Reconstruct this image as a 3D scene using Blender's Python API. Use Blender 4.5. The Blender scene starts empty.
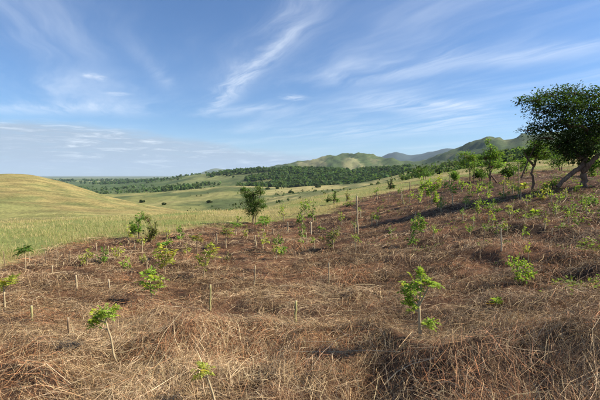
import bpy, math
import numpy as np
from mathutils import Vector, Matrix

# ------------------------------------------------------------------ camera, sky, sun, exposure
W, H, F = 600.0, 400.0, 370.0            # photograph size and focal length in its pixels
V0 = 174.5                               # eye-level row
PITCH = math.atan((H / 2 - V0) / F)
SUN_AZ, SUN_EL = 90.0, 39.0              # degrees to the right of the view direction, above the horizon

scene = bpy.context.scene
scene.render.engine = 'CYCLES'
col = scene.collection
cam_d = bpy.data.cameras.new('camera')
cam_d.sensor_width = 36.0
cam_d.lens = 36.0 * F / W
cam_d.clip_start = 0.05
cam_d.clip_end = 90000.0
cam = bpy.data.objects.new('camera', cam_d)
cam.location = (0, 0, 0)
cam.rotation_euler = (math.pi / 2 - PITCH, 0, 0)
col.objects.link(cam)
scene.camera = cam
vs = scene.view_settings
vs.view_transform = 'Standard'; vs.look = 'None'; vs.gamma = 1.0; vs.use_curve_mapping = False
vs.exposure = 0.9
scene.cycles.max_bounces = 8
scene.cycles.transparent_max_bounces = 8
scene.cycles.volume_bounces = 0
scene.cycles.volume_max_steps = 64

world = bpy.data.worlds.new('World')
scene.world = world
world.use_nodes = True
SKY_STRENGTH = 0.067


class NT:
    """tiny node-tree writer"""
    def __init__(self, tree):
        self.t = tree; self.n = tree.nodes; self.l = tree.links

    def new(self, typ, **kw):
        n = self.n.new(typ)
        for k, v in kw.items():
            setattr(n, k, v)
        return n

    def put(self, sock, v):
        if isinstance(v, bpy.types.NodeSocket):
            self.l.new(v, sock)
        else:
            sock.default_value = v

    def math(self, op, a, b=0.0, c=None, clamp=False):
        n = self.new('ShaderNodeMath', operation=op); n.use_clamp = clamp
        self.put(n.inputs[0], a); self.put(n.inputs[1], b)
        if c is not None:
            self.put(n.inputs[2], c)
        return n.outputs[0]

    def ramp(self, x, a, b, c=0.0, d=1.0, smooth=True):
        n = self.new('ShaderNodeMapRange')
        n.interpolation_type = 'SMOOTHSTEP' if smooth else 'LINEAR'
        n.clamp = True
        self.put(n.inputs[0], x)
        for i, v in enumerate((a, b, c, d)):
            self.put(n.inputs[i + 1], v)
        return n.outputs[0]

    def mix(self, f, a, b, blend='MIX'):
        n = self.new('ShaderNodeMix', data_type='RGBA', blend_type=blend)
        self.put(n.inputs[0], f)
        self.put(n.inputs[6], a if isinstance(a, bpy.types.NodeSocket) else (*a[:3], 1.0))
        self.put(n.inputs[7], b if isinstance(b, bpy.types.NodeSocket) else (*b[:3], 1.0))
        return n.outputs[2]

    def noise(self, vec, scale, detail=4.0, rough=0.55, dist=0.0):
        n = self.new('ShaderNodeTexNoise')
        if vec is not None:
            self.l.new(vec, n.inputs['Vector'])
        n.inputs['Scale'].default_value = scale
        n.inputs['Detail'].default_value = detail
        n.inputs['Roughness'].default_value = rough
        n.inputs['Distortion'].default_value = dist
        return n.outputs[0]

    def xyz(self, x, y, z=0.0):
        n = self.new('ShaderNodeCombineXYZ')
        self.put(n.inputs[0], x); self.put(n.inputs[1], y); self.put(n.inputs[2], z)
        return n.outputs[0]

    def sep(self, v):
        n = self.new('ShaderNodeSeparateXYZ'); self.l.new(v, n.inputs[0])
        return n.outputs


def build_sky():
    t = NT(world.node_tree)
    t.n.clear()
    out = t.new('ShaderNodeOutputWorld')
    bg = t.new('ShaderNodeBackground')
    bg.inputs[1].default_value = SKY_STRENGTH
    t.l.new(bg.outputs[0], out.inputs[0])
    sky = t.new('ShaderNodeTexSky', sky_type='NISHITA')
    sky.sun_disc = False
    sky.sun_elevation = math.radians(SUN_EL)
    sky.sun_rotation = math.radians(SUN_AZ)
    sky.altitude = 100.0
    sky.air_density = 1.0
    sky.dust_density = 0.3
    sky.ozone_density = 3.0
    tc = t.new('ShaderNodeTexCoord')
    g = tc.outputs['Generated']
    x, y, z = t.sep(g)
    zc = t.math('MAXIMUM', z, 0.03)
    px = t.math('DIVIDE', x, zc)
    py = t.math('DIVIDE', y, zc)          # the sky seen as a high flat layer of air
    p = t.xyz(px, py)
    elev = z
    az = t.math('ARCTAN2', x, y)
    # ---- wind-drawn cirrus: a thin veil over all the sky
    rot = t.new('ShaderNodeMapping'); rot.inputs['Rotation'].default_value = (0, 0, math.radians(62))
    rot.inputs['Scale'].default_value = (1, 1, 1)
    t.l.new(p, rot.inputs['Vector'])
    rx, ry, rz = t.sep(rot.outputs[0])
    warp = t.noise(p, 0.45, 3)
    st = t.xyz(t.math('MULTIPLY', rx, 0.16), t.math('ADD', t.math('MULTIPLY', ry, 0.75), t.math('MULTIPLY', warp, 0.9)))
    veil = t.ramp(t.noise(st, 1.0, 6, 0.62, 0.25), 0.40, 0.80)
    broad = t.ramp(t.noise(p, 0.23, 2), 0.34, 0.62)
    veil = t.math('MULTIPLY', veil, broad)
    veil = t.math('MULTIPLY', veil, t.ramp(elev, 0.05, 0.3, 0.4, 0.8))
    fine = t.noise(st, 3.2, 6, 0.65, 0.4)

    wsum = veil

    puff = t.noise(p, 7.0, 5, 0.65)

    def wisp(u0, v0, u1, v1, width, power, taper=0.35, small=False):
        """a streak of ice cloud between two places on the cloud layer"""
        nonlocal wsum
        q = []
        for (u, v) in ((u0, v0), (u1, v1)):
            d = pix_dir(u, v)
            q.append((d[0] / d[2], d[1] / d[2]))
        (ax, ay), (bx, by) = q
        L = math.hypot(bx - ax, by - ay); cx, cy = (bx - ax) / L, (by - ay) / L
        dx = t.math('SUBTRACT', px, ax); dy = t.math('SUBTRACT', py, ay)
        s = t.math('DIVIDE', t.math('ADD', t.math('MULTIPLY', dx, cx), t.math('MULTIPLY', dy, cy)), L)
        n = t.math('SUBTRACT', t.math('MULTIPLY', dy, cx), t.math('MULTIPLY', dx, cy))
        wob = t.math('MULTIPLY', t.math('SUBTRACT', warp, 0.5), width * 1.6)
        n = t.math('ADD', n, wob)
        fr = t.math('MULTIPLY', t.math('SUBTRACT', fine, 0.5), width * 2.6)
        n = t.math('ADD', n, fr)
        if small:
            n = t.math('ADD', n, t.math('MULTIPLY', t.math('SUBTRACT', puff, 0.5), width * 4.5))
        prof = t.math('EXPONENT', t.math('MULTIPLY', t.math('POWER', t.math('ABSOLUTE', t.math('DIVIDE', n, width)), 2.0), -1.0))
        ends = t.math('MULTIPLY', t.ramp(s, -0.1, taper), t.ramp(s, 1.1, 1 - taper))
        m = t.math('MULTIPLY', t.math('MULTIPLY', prof, ends), t.math('MULTIPLY', t.ramp(fine, 0.32, 0.66, 0.12, 1.25), power))
        wsum = t.math('ADD', wsum, m)

    wisp(212, 111, 326, -8, 0.12, 0.33, 0.12)
    wisp(216, 108, 322, 5, 0.22, 0.22, 0.2)
    wisp(190, 117, 300, 106, 0.35, 0.25)
    wisp(122, 30, 178, 96, 0.10, 0.22)
    wisp(340, 92, 470, 122, 0.45, 0.34)
    wisp(398, 98, 500, 112, 0.20, 0.35)
    wisp(330, 88, 520, 40, 0.30, 0.38)
    wisp(470, 66, 640, 40, 0.28, 0.30)
    wisp(290, 140, 560, 118, 1.3, 0.30)
    wisp(-60, 108, 170, 112, 0.6, 0.30)
    wisp(82, 77, 108, 77, 0.10, 0.5, 0.5, True)
    wisp(104, 94, 134, 94, 0.09, 0.3, 0.5, True)
    wisp(280, 99, 308, 96, 0.12, 0.5, 0.5, True)
    cir = t.math('MINIMUM', t.math('MULTIPLY', wsum, 0.9), 0.85)
    base = t.mix(1.0, sky.outputs[0], (0.68, 0.92, 1.18), 'MULTIPLY')
    c1 = t.mix(cir, base, (8.6, 9.2, 10.0))
    # ---- pale haze low over the land
    lo = t.ramp(elev, 0.0, 0.16, 0.22, 0.0)
    c1 = t.mix(lo, c1, (6.4, 8.0, 9.4))
    # ---- the flat bank of stratocumulus low on the left
    bx = t.xyz(t.math('MULTIPLY', az, 5.0), t.math('MULTIPLY', elev, 34.0))
    n1 = t.noise(bx, 0.9, 6, 0.6, 0.3)
    top = t.ramp(az, -0.52, 0.12, 0.116, 0.034, smooth=False)
    edge = t.math('ADD', t.math('SUBTRACT', top, elev), t.math('MULTIPLY', t.math('SUBTRACT', n1, 0.5), 0.055))
    body = t.ramp(edge, -0.010, 0.016)
    body = t.math('MULTIPLY', body, t.ramp(az, 0.22, -0.05))
    lower = t.ramp(elev, 0.002, 0.022, 0.35, 1.0)
    body = t.math('MULTIPLY', body, lower)
    bz = t.xyz(t.math('MULTIPLY', az, 9.0), t.math('MULTIPLY', elev, 80.0))
    n2 = t.noise(bz, 1.3, 6, 0.66, 0.6)
    bodym = t.math('MULTIPLY', body, t.ramp(n2, 0.25, 0.5, 0.6, 0.95))
    lit = t.mix(t.ramp(n2, 0.48, 0.74), (3.5, 4.4, 5.6), (7.4, 8.2, 9.0))
    c2 = t.mix(bodym, c1, lit)
    t.l.new(c2, bg.inputs[0])


def pix_dir(u, v):
    x = (u - W / 2) / F; yu = (H / 2 - v) / F
    c, s = math.cos(PITCH), math.sin(PITCH)
    return np.array([x, c + s * yu, -s + c * yu])


build_sky()
world.cycles.sampling_method = 'MANUAL'
world.cycles.sample_map_resolution = 256

sun_d = bpy.data.lights.new('sun', 'SUN')
sun_d.energy = 5.0
sun_d.angle = math.radians(0.5)
sun_d.color = (1.0, 0.89, 0.73)
sun = bpy.data.objects.new('sun', sun_d)
a, e = math.radians(SUN_AZ), math.radians(SUN_EL)
SUN_DIR = Vector((math.sin(a) * math.cos(e), math.cos(a) * math.cos(e), math.sin(e)))
sun.rotation_euler = SUN_DIR.to_track_quat('Z', 'Y').to_euler()
col.objects.link(sun)

# ------------------------------------------------------------------ helpers
RNG = np.random.default_rng(11)


def hash2(ix, iy, seed):
    h = (ix.astype(np.int64) * 374761393 + iy.astype(np.int64) * 668265263 + seed * 1442695041) & 0xffffffff
    h = ((h ^ (h >> 13)) * 1274126177) & 0xffffffff
    h = h ^ (h >> 16)
    return (h & 0xffffff) / float(0xffffff)


def vnoise(x, y, seed=0):
    xi = np.floor(x); yi = np.floor(y)
    fx = x - xi; fy = y - yi
    fx = fx * fx * fx * (fx * (fx * 6 - 15) + 10); fy = fy * fy * fy * (fy * (fy * 6 - 15) + 10)
    a_ = hash2(xi, yi, seed); b_ = hash2(xi + 1, yi, seed); c_ = hash2(xi, yi + 1, seed); d_ = hash2(xi + 1, yi + 1, seed)
    return a_ + (b_ - a_) * fx + (c_ - a_) * fy + (a_ - b_ - c_ + d_) * fx * fy


def fbm(x, y, seed=0, octs=4):
    s = 0.0; amp = 0.5; tot = 0.0
    for o in range(octs):
        s = s + amp * vnoise(x, y, seed + o * 17); tot += amp
        x = x * 2.03 + 13.7; y = y * 2.03 + 5.1; amp *= 0.5
    return s / tot                                  # 0..1, centred on .5


def sstep(x, a_, b_):
    t_ = np.clip((x - a_) / (b_ - a_), 0, 1)
    return t_ * t_ * (3 - 2 * t_)


def mesh_np(name, verts, faces, cols=None, mat=None, smooth=False):
    """faces: an (N,k) array or a list of such arrays"""
    if not isinstance(faces, list):
        faces = [faces]
    faces = [np.asarray(f, dtype=np.int32) for f in faces if len(f)]
    me = bpy.data.meshes.new(name)
    verts = np.asarray(verts, dtype=np.float32)
    loops = np.concatenate([f.ravel() for f in faces])
    tot = np.concatenate([np.full(len(f), f.shape[1], dtype=np.int32) for f in faces])
    start = np.concatenate([[0], np.cumsum(tot)[:-1]]).astype(np.int32)
    me.vertices.add(len(verts)); me.vertices.foreach_set('co', verts.ravel())
    me.loops.add(len(loops)); me.loops.foreach_set('vertex_index', loops)
    me.polygons.add(len(tot)); me.polygons.foreach_set('loop_start', start); me.polygons.foreach_set('loop_total', tot)
    if smooth:
        me.polygons.foreach_set('use_smooth', np.ones(len(tot), dtype=bool))
    if cols is not None:
        at = me.color_attributes.new('Col', 'FLOAT_COLOR', 'POINT')
        c4 = np.ones((len(verts), 4), dtype=np.float32); c4[:, :3] = cols
        at.data.foreach_set('color', c4.ravel())
    if mat is not None:
        me.materials.append(mat)
    me.update(calc_edges=True)
    return me


def link(name, me, parent=None, loc=None):
    o = bpy.data.objects.new(name, me)
    col.objects.link(o)
    if parent is not None:
        o.parent = parent
    if loc is not None:
        o.location = loc
    return o


def tag(o, label=None, cat=None, group=None, kind=None):
    for k, v in (('label', label), ('category', cat), ('group', group), ('kind', kind)):
        if v:
            o[k] = v
    return o


# ------------------------------------------------------------------ materials
def mat_new(name):
    m = bpy.data.materials.new(name); m.use_nodes = True
    t = NT(m.node_tree); t.n.clear()
    out = t.new('ShaderNodeOutputMaterial')
    return m, t, out


def leafy(name, rough, trans, tint=(1, 1, 1), spec=0.3):
    m, t, out = mat_new(name)
    at = t.new('ShaderNodeAttribute', attribute_name='Col')
    pr = t.new('ShaderNodeBsdfPrincipled')
    pr.inputs['Roughness'].default_value = rough
    pr.inputs['Specular IOR Level'].default_value = spec
    t.l.new(at.outputs[0], pr.inputs['Base Color'])
    tr = t.new('ShaderNodeBsdfTranslucent')
    tc_ = t.mix(1.0, at.outputs[0], tint, 'MULTIPLY')
    t.l.new(tc_, tr.inputs[0])
    mx = t.new('ShaderNodeMixShader'); mx.inputs[0].default_value = trans
    t.l.new(pr.outputs[0], mx.inputs[1]); t.l.new(tr.outputs[0], mx.inputs[2])
    t.l.new(mx.outputs[0], out.inputs[0])
    return m


M_LEAF = leafy('leaf', 0.75, 0.42, (1.5, 1.5, 0.7), 0.12)
M_STRAW = leafy('dry_straw', 0.62, 0.12, (1, 1, 1), 0.3)
M_GRASS = leafy('green_grass', 0.6, 0.35, (1.1, 1.1, 0.9), 0.2)


def woody(name, c0, c1, scale, stretch=6.0, bump=0.3):
    m, t, out = mat_new(name)
    tc_ = t.new('ShaderNodeTexCoord')
    mp = t.new('ShaderNodeMapping'); mp.inputs['Scale'].default_value = (stretch, stretch, 1)
    t.l.new(tc_.outputs['Object'], mp.inputs['Vector'])
    n = t.noise(mp.outputs[0], scale, 5, 0.6)
    n2 = t.noise(tc_.outputs['Object'], scale * 0.4, 3)
    c = t.mix(t.ramp(n, 0.3, 0.7), c0, c1)
    c = t.mix(t.ramp(n2, 0.35, 0.75, 0.0, 0.5), c, tuple(v * 0.55 for v in c0))
    pr = t.new('ShaderNodeBsdfPrincipled'); pr.inputs['Roughness'].default_value = 0.8
    pr.inputs['Specular IOR Level'].default_value = 0.2
    t.l.new(c, pr.inputs['Base Color'])
    b = t.new('ShaderNodeBump'); b.inputs['Strength'].default_value = bump; b.inputs['Distance'].default_value = 0.01
    t.l.new(n, b.inputs['Height']); t.l.new(b.outputs[0], pr.inputs['Normal'])
    t.l.new(pr.outputs[0], out.inputs[0])
    return m


M_BARK = woody('bark', (0.10, 0.064, 0.042), (0.21, 0.15, 0.105), 3.0)
M_STEM = woody('young_stem', (0.34, 0.27, 0.15), (0.50, 0.41, 0.26), 10.0)
M_STAKE = woody('cut_stake', (0.33, 0.26, 0.15), (0.52, 0.43, 0.27), 8.0)
M_STAKE_G = woody('green_cut_stake', (0.27, 0.26, 0.10), (0.46, 0.41, 0.20), 8.0)
M_STAKE_D = woody('weathered_stake', (0.20, 0.14, 0.085), (0.34, 0.25, 0.16), 8.0)
M_CANE = woody('bleached_cane', (0.40, 0.33, 0.21), (0.58, 0.49, 0.34), 6.0)


def terrain_mat(name, kind):
    m, t, out = mat_new(name)
    geo = t.new('ShaderNodeNewGeometry')
    P = geo.outputs['Position']
    at = t.new('ShaderNodeAttribute', attribute_name='Col')
    pr = t.new('ShaderNodeBsdfPrincipled'); pr.inputs['Roughness'].default_value = 0.9
    pr.inputs['Specular IOR Level'].default_value = 0.1
    if kind == 'near':
        f1 = t.noise(P, 55.0, 6, 0.7, 0.6); f2 = t.noise(P, 3.0, 5, 0.6); f3 = t.noise(P, 0.6, 3)
        amount = t.ramp(f1, 0.35, 0.7, 0.6, 1.4); dist_, sc = 0.02, f1
        k2 = t.ramp(f2, 0.3, 0.7, 0.75, 1.25); k = t.math('MULTIPLY', amount, k2)
    elif kind == 'mid':
        f1 = t.noise(P, 1.6, 8, 0.75); f2 = t.noise(P, 0.12, 5, 0.6); f3 = f2
        amount = t.ramp(f1, 0.32, 0.68, 0.55, 1.45); dist_, sc = 0.6, f1
        k = t.math('MULTIPLY', amount, t.ramp(f2, 0.32, 0.68, 0.74, 1.26))
    else:
        f1 = t.noise(P, 0.045, 9, 0.75); f2 = t.noise(P, 0.006, 5, 0.6); f3 = f2
        amount = t.ramp(f1, 0.3, 0.7, 0.62, 1.38); dist_, sc = 8.0, f1
        k = t.math('MULTIPLY', amount, t.ramp(f2, 0.3, 0.7, 0.85, 1.15))
    c = t.new('ShaderNodeVectorMath', operation='SCALE')
    t.l.new(at.outputs[0], c.inputs[0]); t.l.new(k, c.inputs['Scale'])
    t.l.new(c.outputs[0], pr.inputs['Base Color'])
    b = t.new('ShaderNodeBump'); b.inputs['Strength'].default_value = 0.55; b.inputs['Distance'].default_value = dist_
    t.l.new(sc, b.inputs['Height']); t.l.new(b.outputs[0], pr.inputs['Normal'])
    t.l.new(pr.outputs[0], out.inputs[0])
    return m


# ------------------------------------------------------------------ terrain: one continuous land surface
# every row is one feature of the land, nearest first: (u, v, r) = where it shows in the photograph and how far off it lies (m)
FEATURES = [
    [(-200, 2500, 0.04), (800, 2500, 0.04)],                                                                # at the feet (height set below)
    [(-200, 470, 2.6), (0, 400, 3.5), (150, 400, 3.4), (300, 400, 3.25), (450, 400, 3.15), (600, 400, 3.3), (800, 450, 2.6)],
    [(-200, 345, 6.0), (0, 308, 7.2), (100, 296, 7.9), (200, 288, 8.2), (300, 282, 8.4), (400, 278, 8.3), (500, 275, 8.0), (600, 272, 7.9), (800, 275, 7.6)],
    [(-200, 300, 8.6), (0, 280, 9.8), (80, 262, 11.4), (160, 250, 12.8), (215, 245, 13.6), (260, 242, 14.2), (300, 240, 14.6), (350, 235, 15), (400, 228, 15), (450, 220, 15), (500, 215, 14.8), (550, 208, 14.8), (600, 204, 14.8), (800, 195, 14)],
    # edge of the mulched plot
    [(-200, 292, 9.8), (0, 263, 12.6), (40, 254, 14), (80, 245, 15.4), (120, 238, 16.8), (160, 231, 18.2), (215, 225, 20.4), (260, 222, 22), (300, 215, 24.5), (350, 203, 29), (400, 190, 36), (450, 180, 43), (500, 173, 47), (550, 169, 48), (600, 167, 48), (800, 150, 48)],
    # brow of the grass beyond it
    [(-200, 262, 14), (0, 243, 19), (80, 231, 22), (140, 223, 25), (190, 216, 28), (230, 214, 30), (260, 212, 33), (300, 203, 38), (350, 192, 48), (400, 182, 60), (450, 174, 70), (500, 168, 74), (550, 164, 76), (600, 161, 76), (800, 143, 76)],
    # dip behind the brow
    [(-200, 240, 40), (0, 224, 46), (80, 218, 50), (140, 217, 55), (190, 219, 60), (230, 219, 66), (260, 217, 75), (300, 209, 85), (350, 198, 95), (400, 188, 110), (450, 180, 120), (500, 173, 125), (550, 168, 125), (600, 165, 125), (800, 147, 125)],
    # shoulder of the left hill
    [(-200, 205, 105), (0, 201, 112), (60, 203, 110), (120, 208, 105), (180, 214, 100), (230, 216, 110), (260, 214, 130), (300, 205, 145), (350, 194, 160), (400, 185, 170), (450, 176, 180), (500, 168, 190), (550, 163, 190), (600, 160, 190), (800, 140, 190)],
    # crest of the left hill
    [(-200, 178, 235), (0, 173.5, 225), (33, 175.3, 220), (50, 179, 215), (67, 183.3, 205), (85, 189, 195), (100, 194, 190), (133, 202, 175), (167, 209, 160), (193, 213, 150), (230, 212.5, 170), (260, 209, 200), (300, 201, 220), (350, 192, 235), (400, 181, 240), (450, 172, 250), (500, 164, 250), (550, 159, 250), (600, 155, 250), (800, 135, 250)],
    # hollow behind it
    [(-200, 205, 400), (0, 205, 390), (67, 206, 380), (133, 214, 330), (193, 215, 290), (230, 209, 300), (260, 204, 320), (300, 197, 330), (350, 190, 330), (400, 180, 330), (450, 171, 330), (500, 162, 330), (600, 152, 330), (800, 131, 330)],
    # pale rounded ridge
    [(-200, 196, 720), (0, 197, 720), (67, 197, 700), (112, 196, 680), (160, 192, 650), (200, 189, 620), (230, 187.3, 600), (300, 187.3, 580), (350, 186, 560), (400, 177, 540), (450, 167, 500), (500, 158, 480), (600, 147, 470), (800, 126, 460)],
    # hollow below the wood
    [(-200, 196, 1150), (0, 197, 1150), (112, 196.5, 1000), (200, 190, 880), (300, 188.5, 800), (350, 187, 760), (400, 178, 720), (450, 168.5, 680), (500, 158.5, 640), (600, 147, 620), (800, 126, 600)],
    # wooded ridge
    [(-200, 186, 1900), (0, 186, 1900), (100, 185.5, 1900), (160, 181, 1800), (190, 176.2, 1700), (220, 172.4, 1600), (265, 169.5, 1450), (300, 169, 1350), (350, 170, 1300), (400, 168.5, 1250), (450, 161, 1200), (480, 156, 1150), (520, 150, 1100), (600, 141, 1050), (800, 118, 1000)],
    # behind the wood
    [(-200, 184, 2600), (0, 184, 2600), (100, 184, 2600), (160, 181, 2500), (220, 175.5, 2200), (265, 173, 2000), (300, 173, 1900), (350, 173, 1850), (400, 172, 1800), (450, 163, 1700), (500, 153, 1600), (600, 141, 1500), (800, 119, 1450)],
    # sunlit bare hills, rising to the mountain on the right
    [(-200, 181, 3800), (0, 181, 3800), (160, 180, 3800), (220, 174, 3600), (265, 168, 3300), (285, 165.6, 3150), (303, 163.5, 3050), (318, 160.5, 3000), (335, 157, 2950), (346, 155.6, 2900), (362, 156, 2900), (378, 157.2, 2850), (392, 160, 2800), (404, 163.5, 2750), (422, 163, 2700), (440, 157.5, 2650), (460, 149.5, 2600), (478, 142, 2550), (488, 138.6, 2500), (498, 138, 2500), (508, 140.5, 2500), (514, 140, 2500), (522, 137, 2500), (545, 135.5, 2500), (600, 131, 2400), (800, 105, 2400)],
    # behind them
    [(-200, 179.3, 6500), (0, 179.3, 6500), (160, 179, 6500), (300, 174, 5200), (346, 169, 4800), (400, 168, 4600), (460, 160, 4400), (500, 150, 4200), (600, 140, 4000), (800, 118, 4000)],
    # blue mountains far away; plain on the left
    [(-200, 177.4, 12000), (0, 177.4, 12000), (180, 177.2, 12500), (196, 174.5, 13000), (207, 170.5, 13000), (216, 168.4, 13000), (226, 170, 13000), (240, 173, 12500), (300, 172, 11000), (350, 166, 10500), (372, 160.5, 10000), (382, 157.5, 10000), (390, 154, 9800), (396, 152.4, 9700), (402, 154, 9600), (410, 156.3, 9500), (418, 155.5, 9300), (428, 153, 9200), (438, 150.8, 9000), (446, 149.6, 9000), (460, 149, 9000), (500, 145, 9000), (600, 138, 9000), (800, 120, 9000)],
    [(-200, 176.2, 30000), (0, 176.2, 30000), (300, 176, 30000), (600, 168, 24000), (800, 160, 24000)],
]
SUBDIV = [10, 110, 60, 45, 40, 22, 22, 22, 24, 18, 26, 14, 34, 14, 44, 16, 26]


def pchip_slopes(x, y):
    h = np.diff(x, axis=0); d = np.diff(y, axis=0) / h
    m = np.zeros_like(y)
    m[0] = d[0]; m[-1] = d[-1]
    w1 = 2 * h[1:] + h[:-1]; w2 = h[1:] + 2 * h[:-1]
    same = (d[:-1] * d[1:]) > 0
    with np.errstate(divide='ignore', invalid='ignore'):
        hm = (w1 + w2) / (w1 / d[:-1] + w2 / d[1:])
    m[1:-1] = np.where(same, hm, 0.0)
    return m


def pchip(x, y, q):
    x = np.asarray(x, float); y = np.asarray(y, float)
    m = pchip_slopes(x, y)
    q = np.clip(q, x[0], x[-1])
    i = np.clip(np.searchsorted(x, q) - 1, 0, len(x) - 2)
    h = x[i + 1] - x[i]; t_ = (q - x[i]) / h
    return ((2 * t_**3 - 3 * t_**2 + 1) * y[i] + (t_**3 - 2 * t_**2 + t_) * h * m[i] + (-2 * t_**3 + 3 * t_**2) * y[i + 1] + (t_**3 - t_**2) * h * m[i + 1])


def feature_curve(rows, th):
    """slope (tan of elevation) and distance of one feature for headings th (radians)"""
    T, E, R = [], [], []
    for (u, v, r) in rows:
        d = pix_dir(u, min(v, 900)); hyp = math.hypot(d[0], d[1])
        T.append(math.atan2(d[0], d[1])); E.append(d[2] / hyp); R.append(math.log(r))
    em, rm = (E[0] + E[-1]) / 2, (R[0] + R[-1]) / 2
    T = [-math.pi, T[0] - 0.35] + T + [T[-1] + 0.35, math.pi]
    E = [em, E[0]] + E + [E[-1], em]; R = [rm, R[0]] + R + [R[-1], rm]
    return pchip(T, E, th), np.exp(pchip(T, R, th))


th_in = np.linspace(math.radians(-60), math.radians(60), 450)
th_out = np.linspace(math.radians(60), math.radians(300), 62)[1:-1]
TH = np.concatenate([th_in, th_out])                     # once round the compass
thw = np.where(TH > math.pi, TH - 2 * math.pi, TH)
NK = len(FEATURES)
KR = np.zeros((NK, len(TH))); KZ = np.zeros((NK, len(TH)))
for k, rows in enumerate(FEATURES):
    e_, r_ = feature_curve(rows, thw)
    KR[k] = r_; KZ[k] = e_ * r_
KZ[0] = -1.62
KZ[1] = np.where(KZ[1] > -1.5, -1.5, KZ[1])
KM = pchip_slopes(KR, KZ)
rows_r, rows_z, rows_k = [], [], []
for k in range(NK - 1):
    n = SUBDIV[k]
    for j in range(n + (1 if k == NK - 2 else 0)):
        t_ = j / n
        r = KR[k] * (KR[k + 1] / KR[k]) ** t_
        h = KR[k + 1] - KR[k]; s = (r - KR[k]) / h
        z = ((2 * s**3 - 3 * s**2 + 1) * KZ[k] + (s**3 - 2 * s**2 + s) * h * KM[k] + (-2 * s**3 + 3 * s**2) * KZ[k + 1] + (s**3 - s**2) * h * KM[k + 1])
        rows_r.append(r); rows_z.append(z); rows_k.append(k + t_)
GR = np.array(rows_r); GZ = np.array(rows_z); GK = np.array(rows_k)[:, None] + 0 * GR
GX = GR * np.sin(thw)[None]; GY = GR * np.cos(thw)[None]
R_EDGE = KR[4]


def edge_r(th):
    i = np.argsort(thw)
    return np.interp(th, thw[i], R_EDGE[i])


def plot_mask(x, y):
    th = np.arctan2(x, y); r = np.hypot(x, y)
    q = np.log(r / edge_r(th)) + (fbm(x * 0.5, y * 0.5, 5, 3) - 0.5) * 0.36
    return 1 - sstep(q + (fbm(x * 2.1, y * 2.1, 6, 3) - 0.5) * 0.16, -0.07, 0.07)


# raked heaps of cut grass, as seen lying on the plot: crest line in the photograph, height, half-width (m)
HEAPS = [([(222, 352), (262, 350), (300, 356), (345, 358), (390, 357), (440, 362), (480, 366), (540, 357), (600, 366), (650, 372)], 0.66, 0.46),
         ([(486, 262), (520, 258), (556, 258), (580, 262), (600, 272)], 0.28, 0.45),
         ([(480, 232), (510, 226), (545, 230), (590, 240)], 0.22, 0.5),
         ([(120, 322), (150, 330), (180, 320), (215, 325)], 0.16, 0.45),
         ([(0, 345), (60, 360), (110, 352), (150, 362), (190, 358)], 0.14, 0.5),
         ([(20, 300), (60, 292), (110, 300), (160, 312)], 0.13, 0.5),
         ([(210, 262), (270, 265), (330, 260), (400, 262)], 0.17, 0.45),
         ([(225, 246), (270, 243), (310, 246)], 0.15, 0.5),
         ([(330, 252), (400, 258), (460, 252), (490, 256)], 0.16, 0.55),
         ([(360, 300), (420, 305), (480, 300), (560, 306)], 0.13, 0.5),
         ([(240, 302), (300, 297), (350, 300)], 0.10, 0.5),
         ([(150, 240), (200, 237), (250, 234), (300, 229)], 0.12, 0.5),
         ([(60, 268), (110, 262), (160, 258)], 0.12, 0.5),
         ([(330, 220), (380, 212), (440, 208), (500, 200)], 0.15, 0.6),
         ([(480, 395), (560, 392), (620, 400)], 0.12, 0.4)]


def base_z_at(th, r):
    """smooth land height, no noise (used only to lay the heaps out)"""
    c = np.interp(th, th_in, np.arange(len(th_in)))
    i = int(round(float(c)))
    return np.interp(math.log(max(r, 0.05)), np.log(GR[:, i]), GZ0[:, i])


GZ0 = GZ.copy()


def smooth_hit(u, v):
    d = pix_dir(u, v); hyp = math.hypot(d[0], d[1]); th = math.atan2(d[0], d[1]); e_ = d[2] / hyp
    i = int(round(float(np.interp(th, th_in, np.arange(len(th_in))))))
    rr = np.geomspace(1.5, 60, 1500)
    zz = np.interp(np.log(rr), np.log(GR[:, i]), GZ0[:, i])
    below = np.nonzero(e_ * rr <= zz)[0]
    r = rr[below[0]] if len(below) else 40.0
    return r * math.sin(th), r * math.cos(th)


HEAP_LINES = [([smooth_hit(u, v) for (u, v) in pts], hh, ww) for pts, hh, ww in HEAPS]


FIRST = HEAP_LINES[0][0]


def seg_dist(x, y, pts):
    best = np.full(x.shape, 1e9); sign = np.zeros(x.shape); endt = np.zeros(x.shape)
    for (ax, ay), (bx, by) in zip(pts[:-1], pts[1:]):
        dx, dy = bx - ax, by - ay; L2 = dx * dx + dy * dy
        t_ = np.clip(((x - ax) * dx + (y - ay) * dy) / L2, 0, 1)
        qx, qy = x - (ax + t_ * dx), y - (ay + t_ * dy)
        d = np.hypot(qx, qy)
        nearer = d < best
        sign = np.where(nearer, np.sign(qx * ax + qy * ay), sign)     # + on the far side
        best = np.where(nearer, d, best)
    return best, sign


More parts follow.
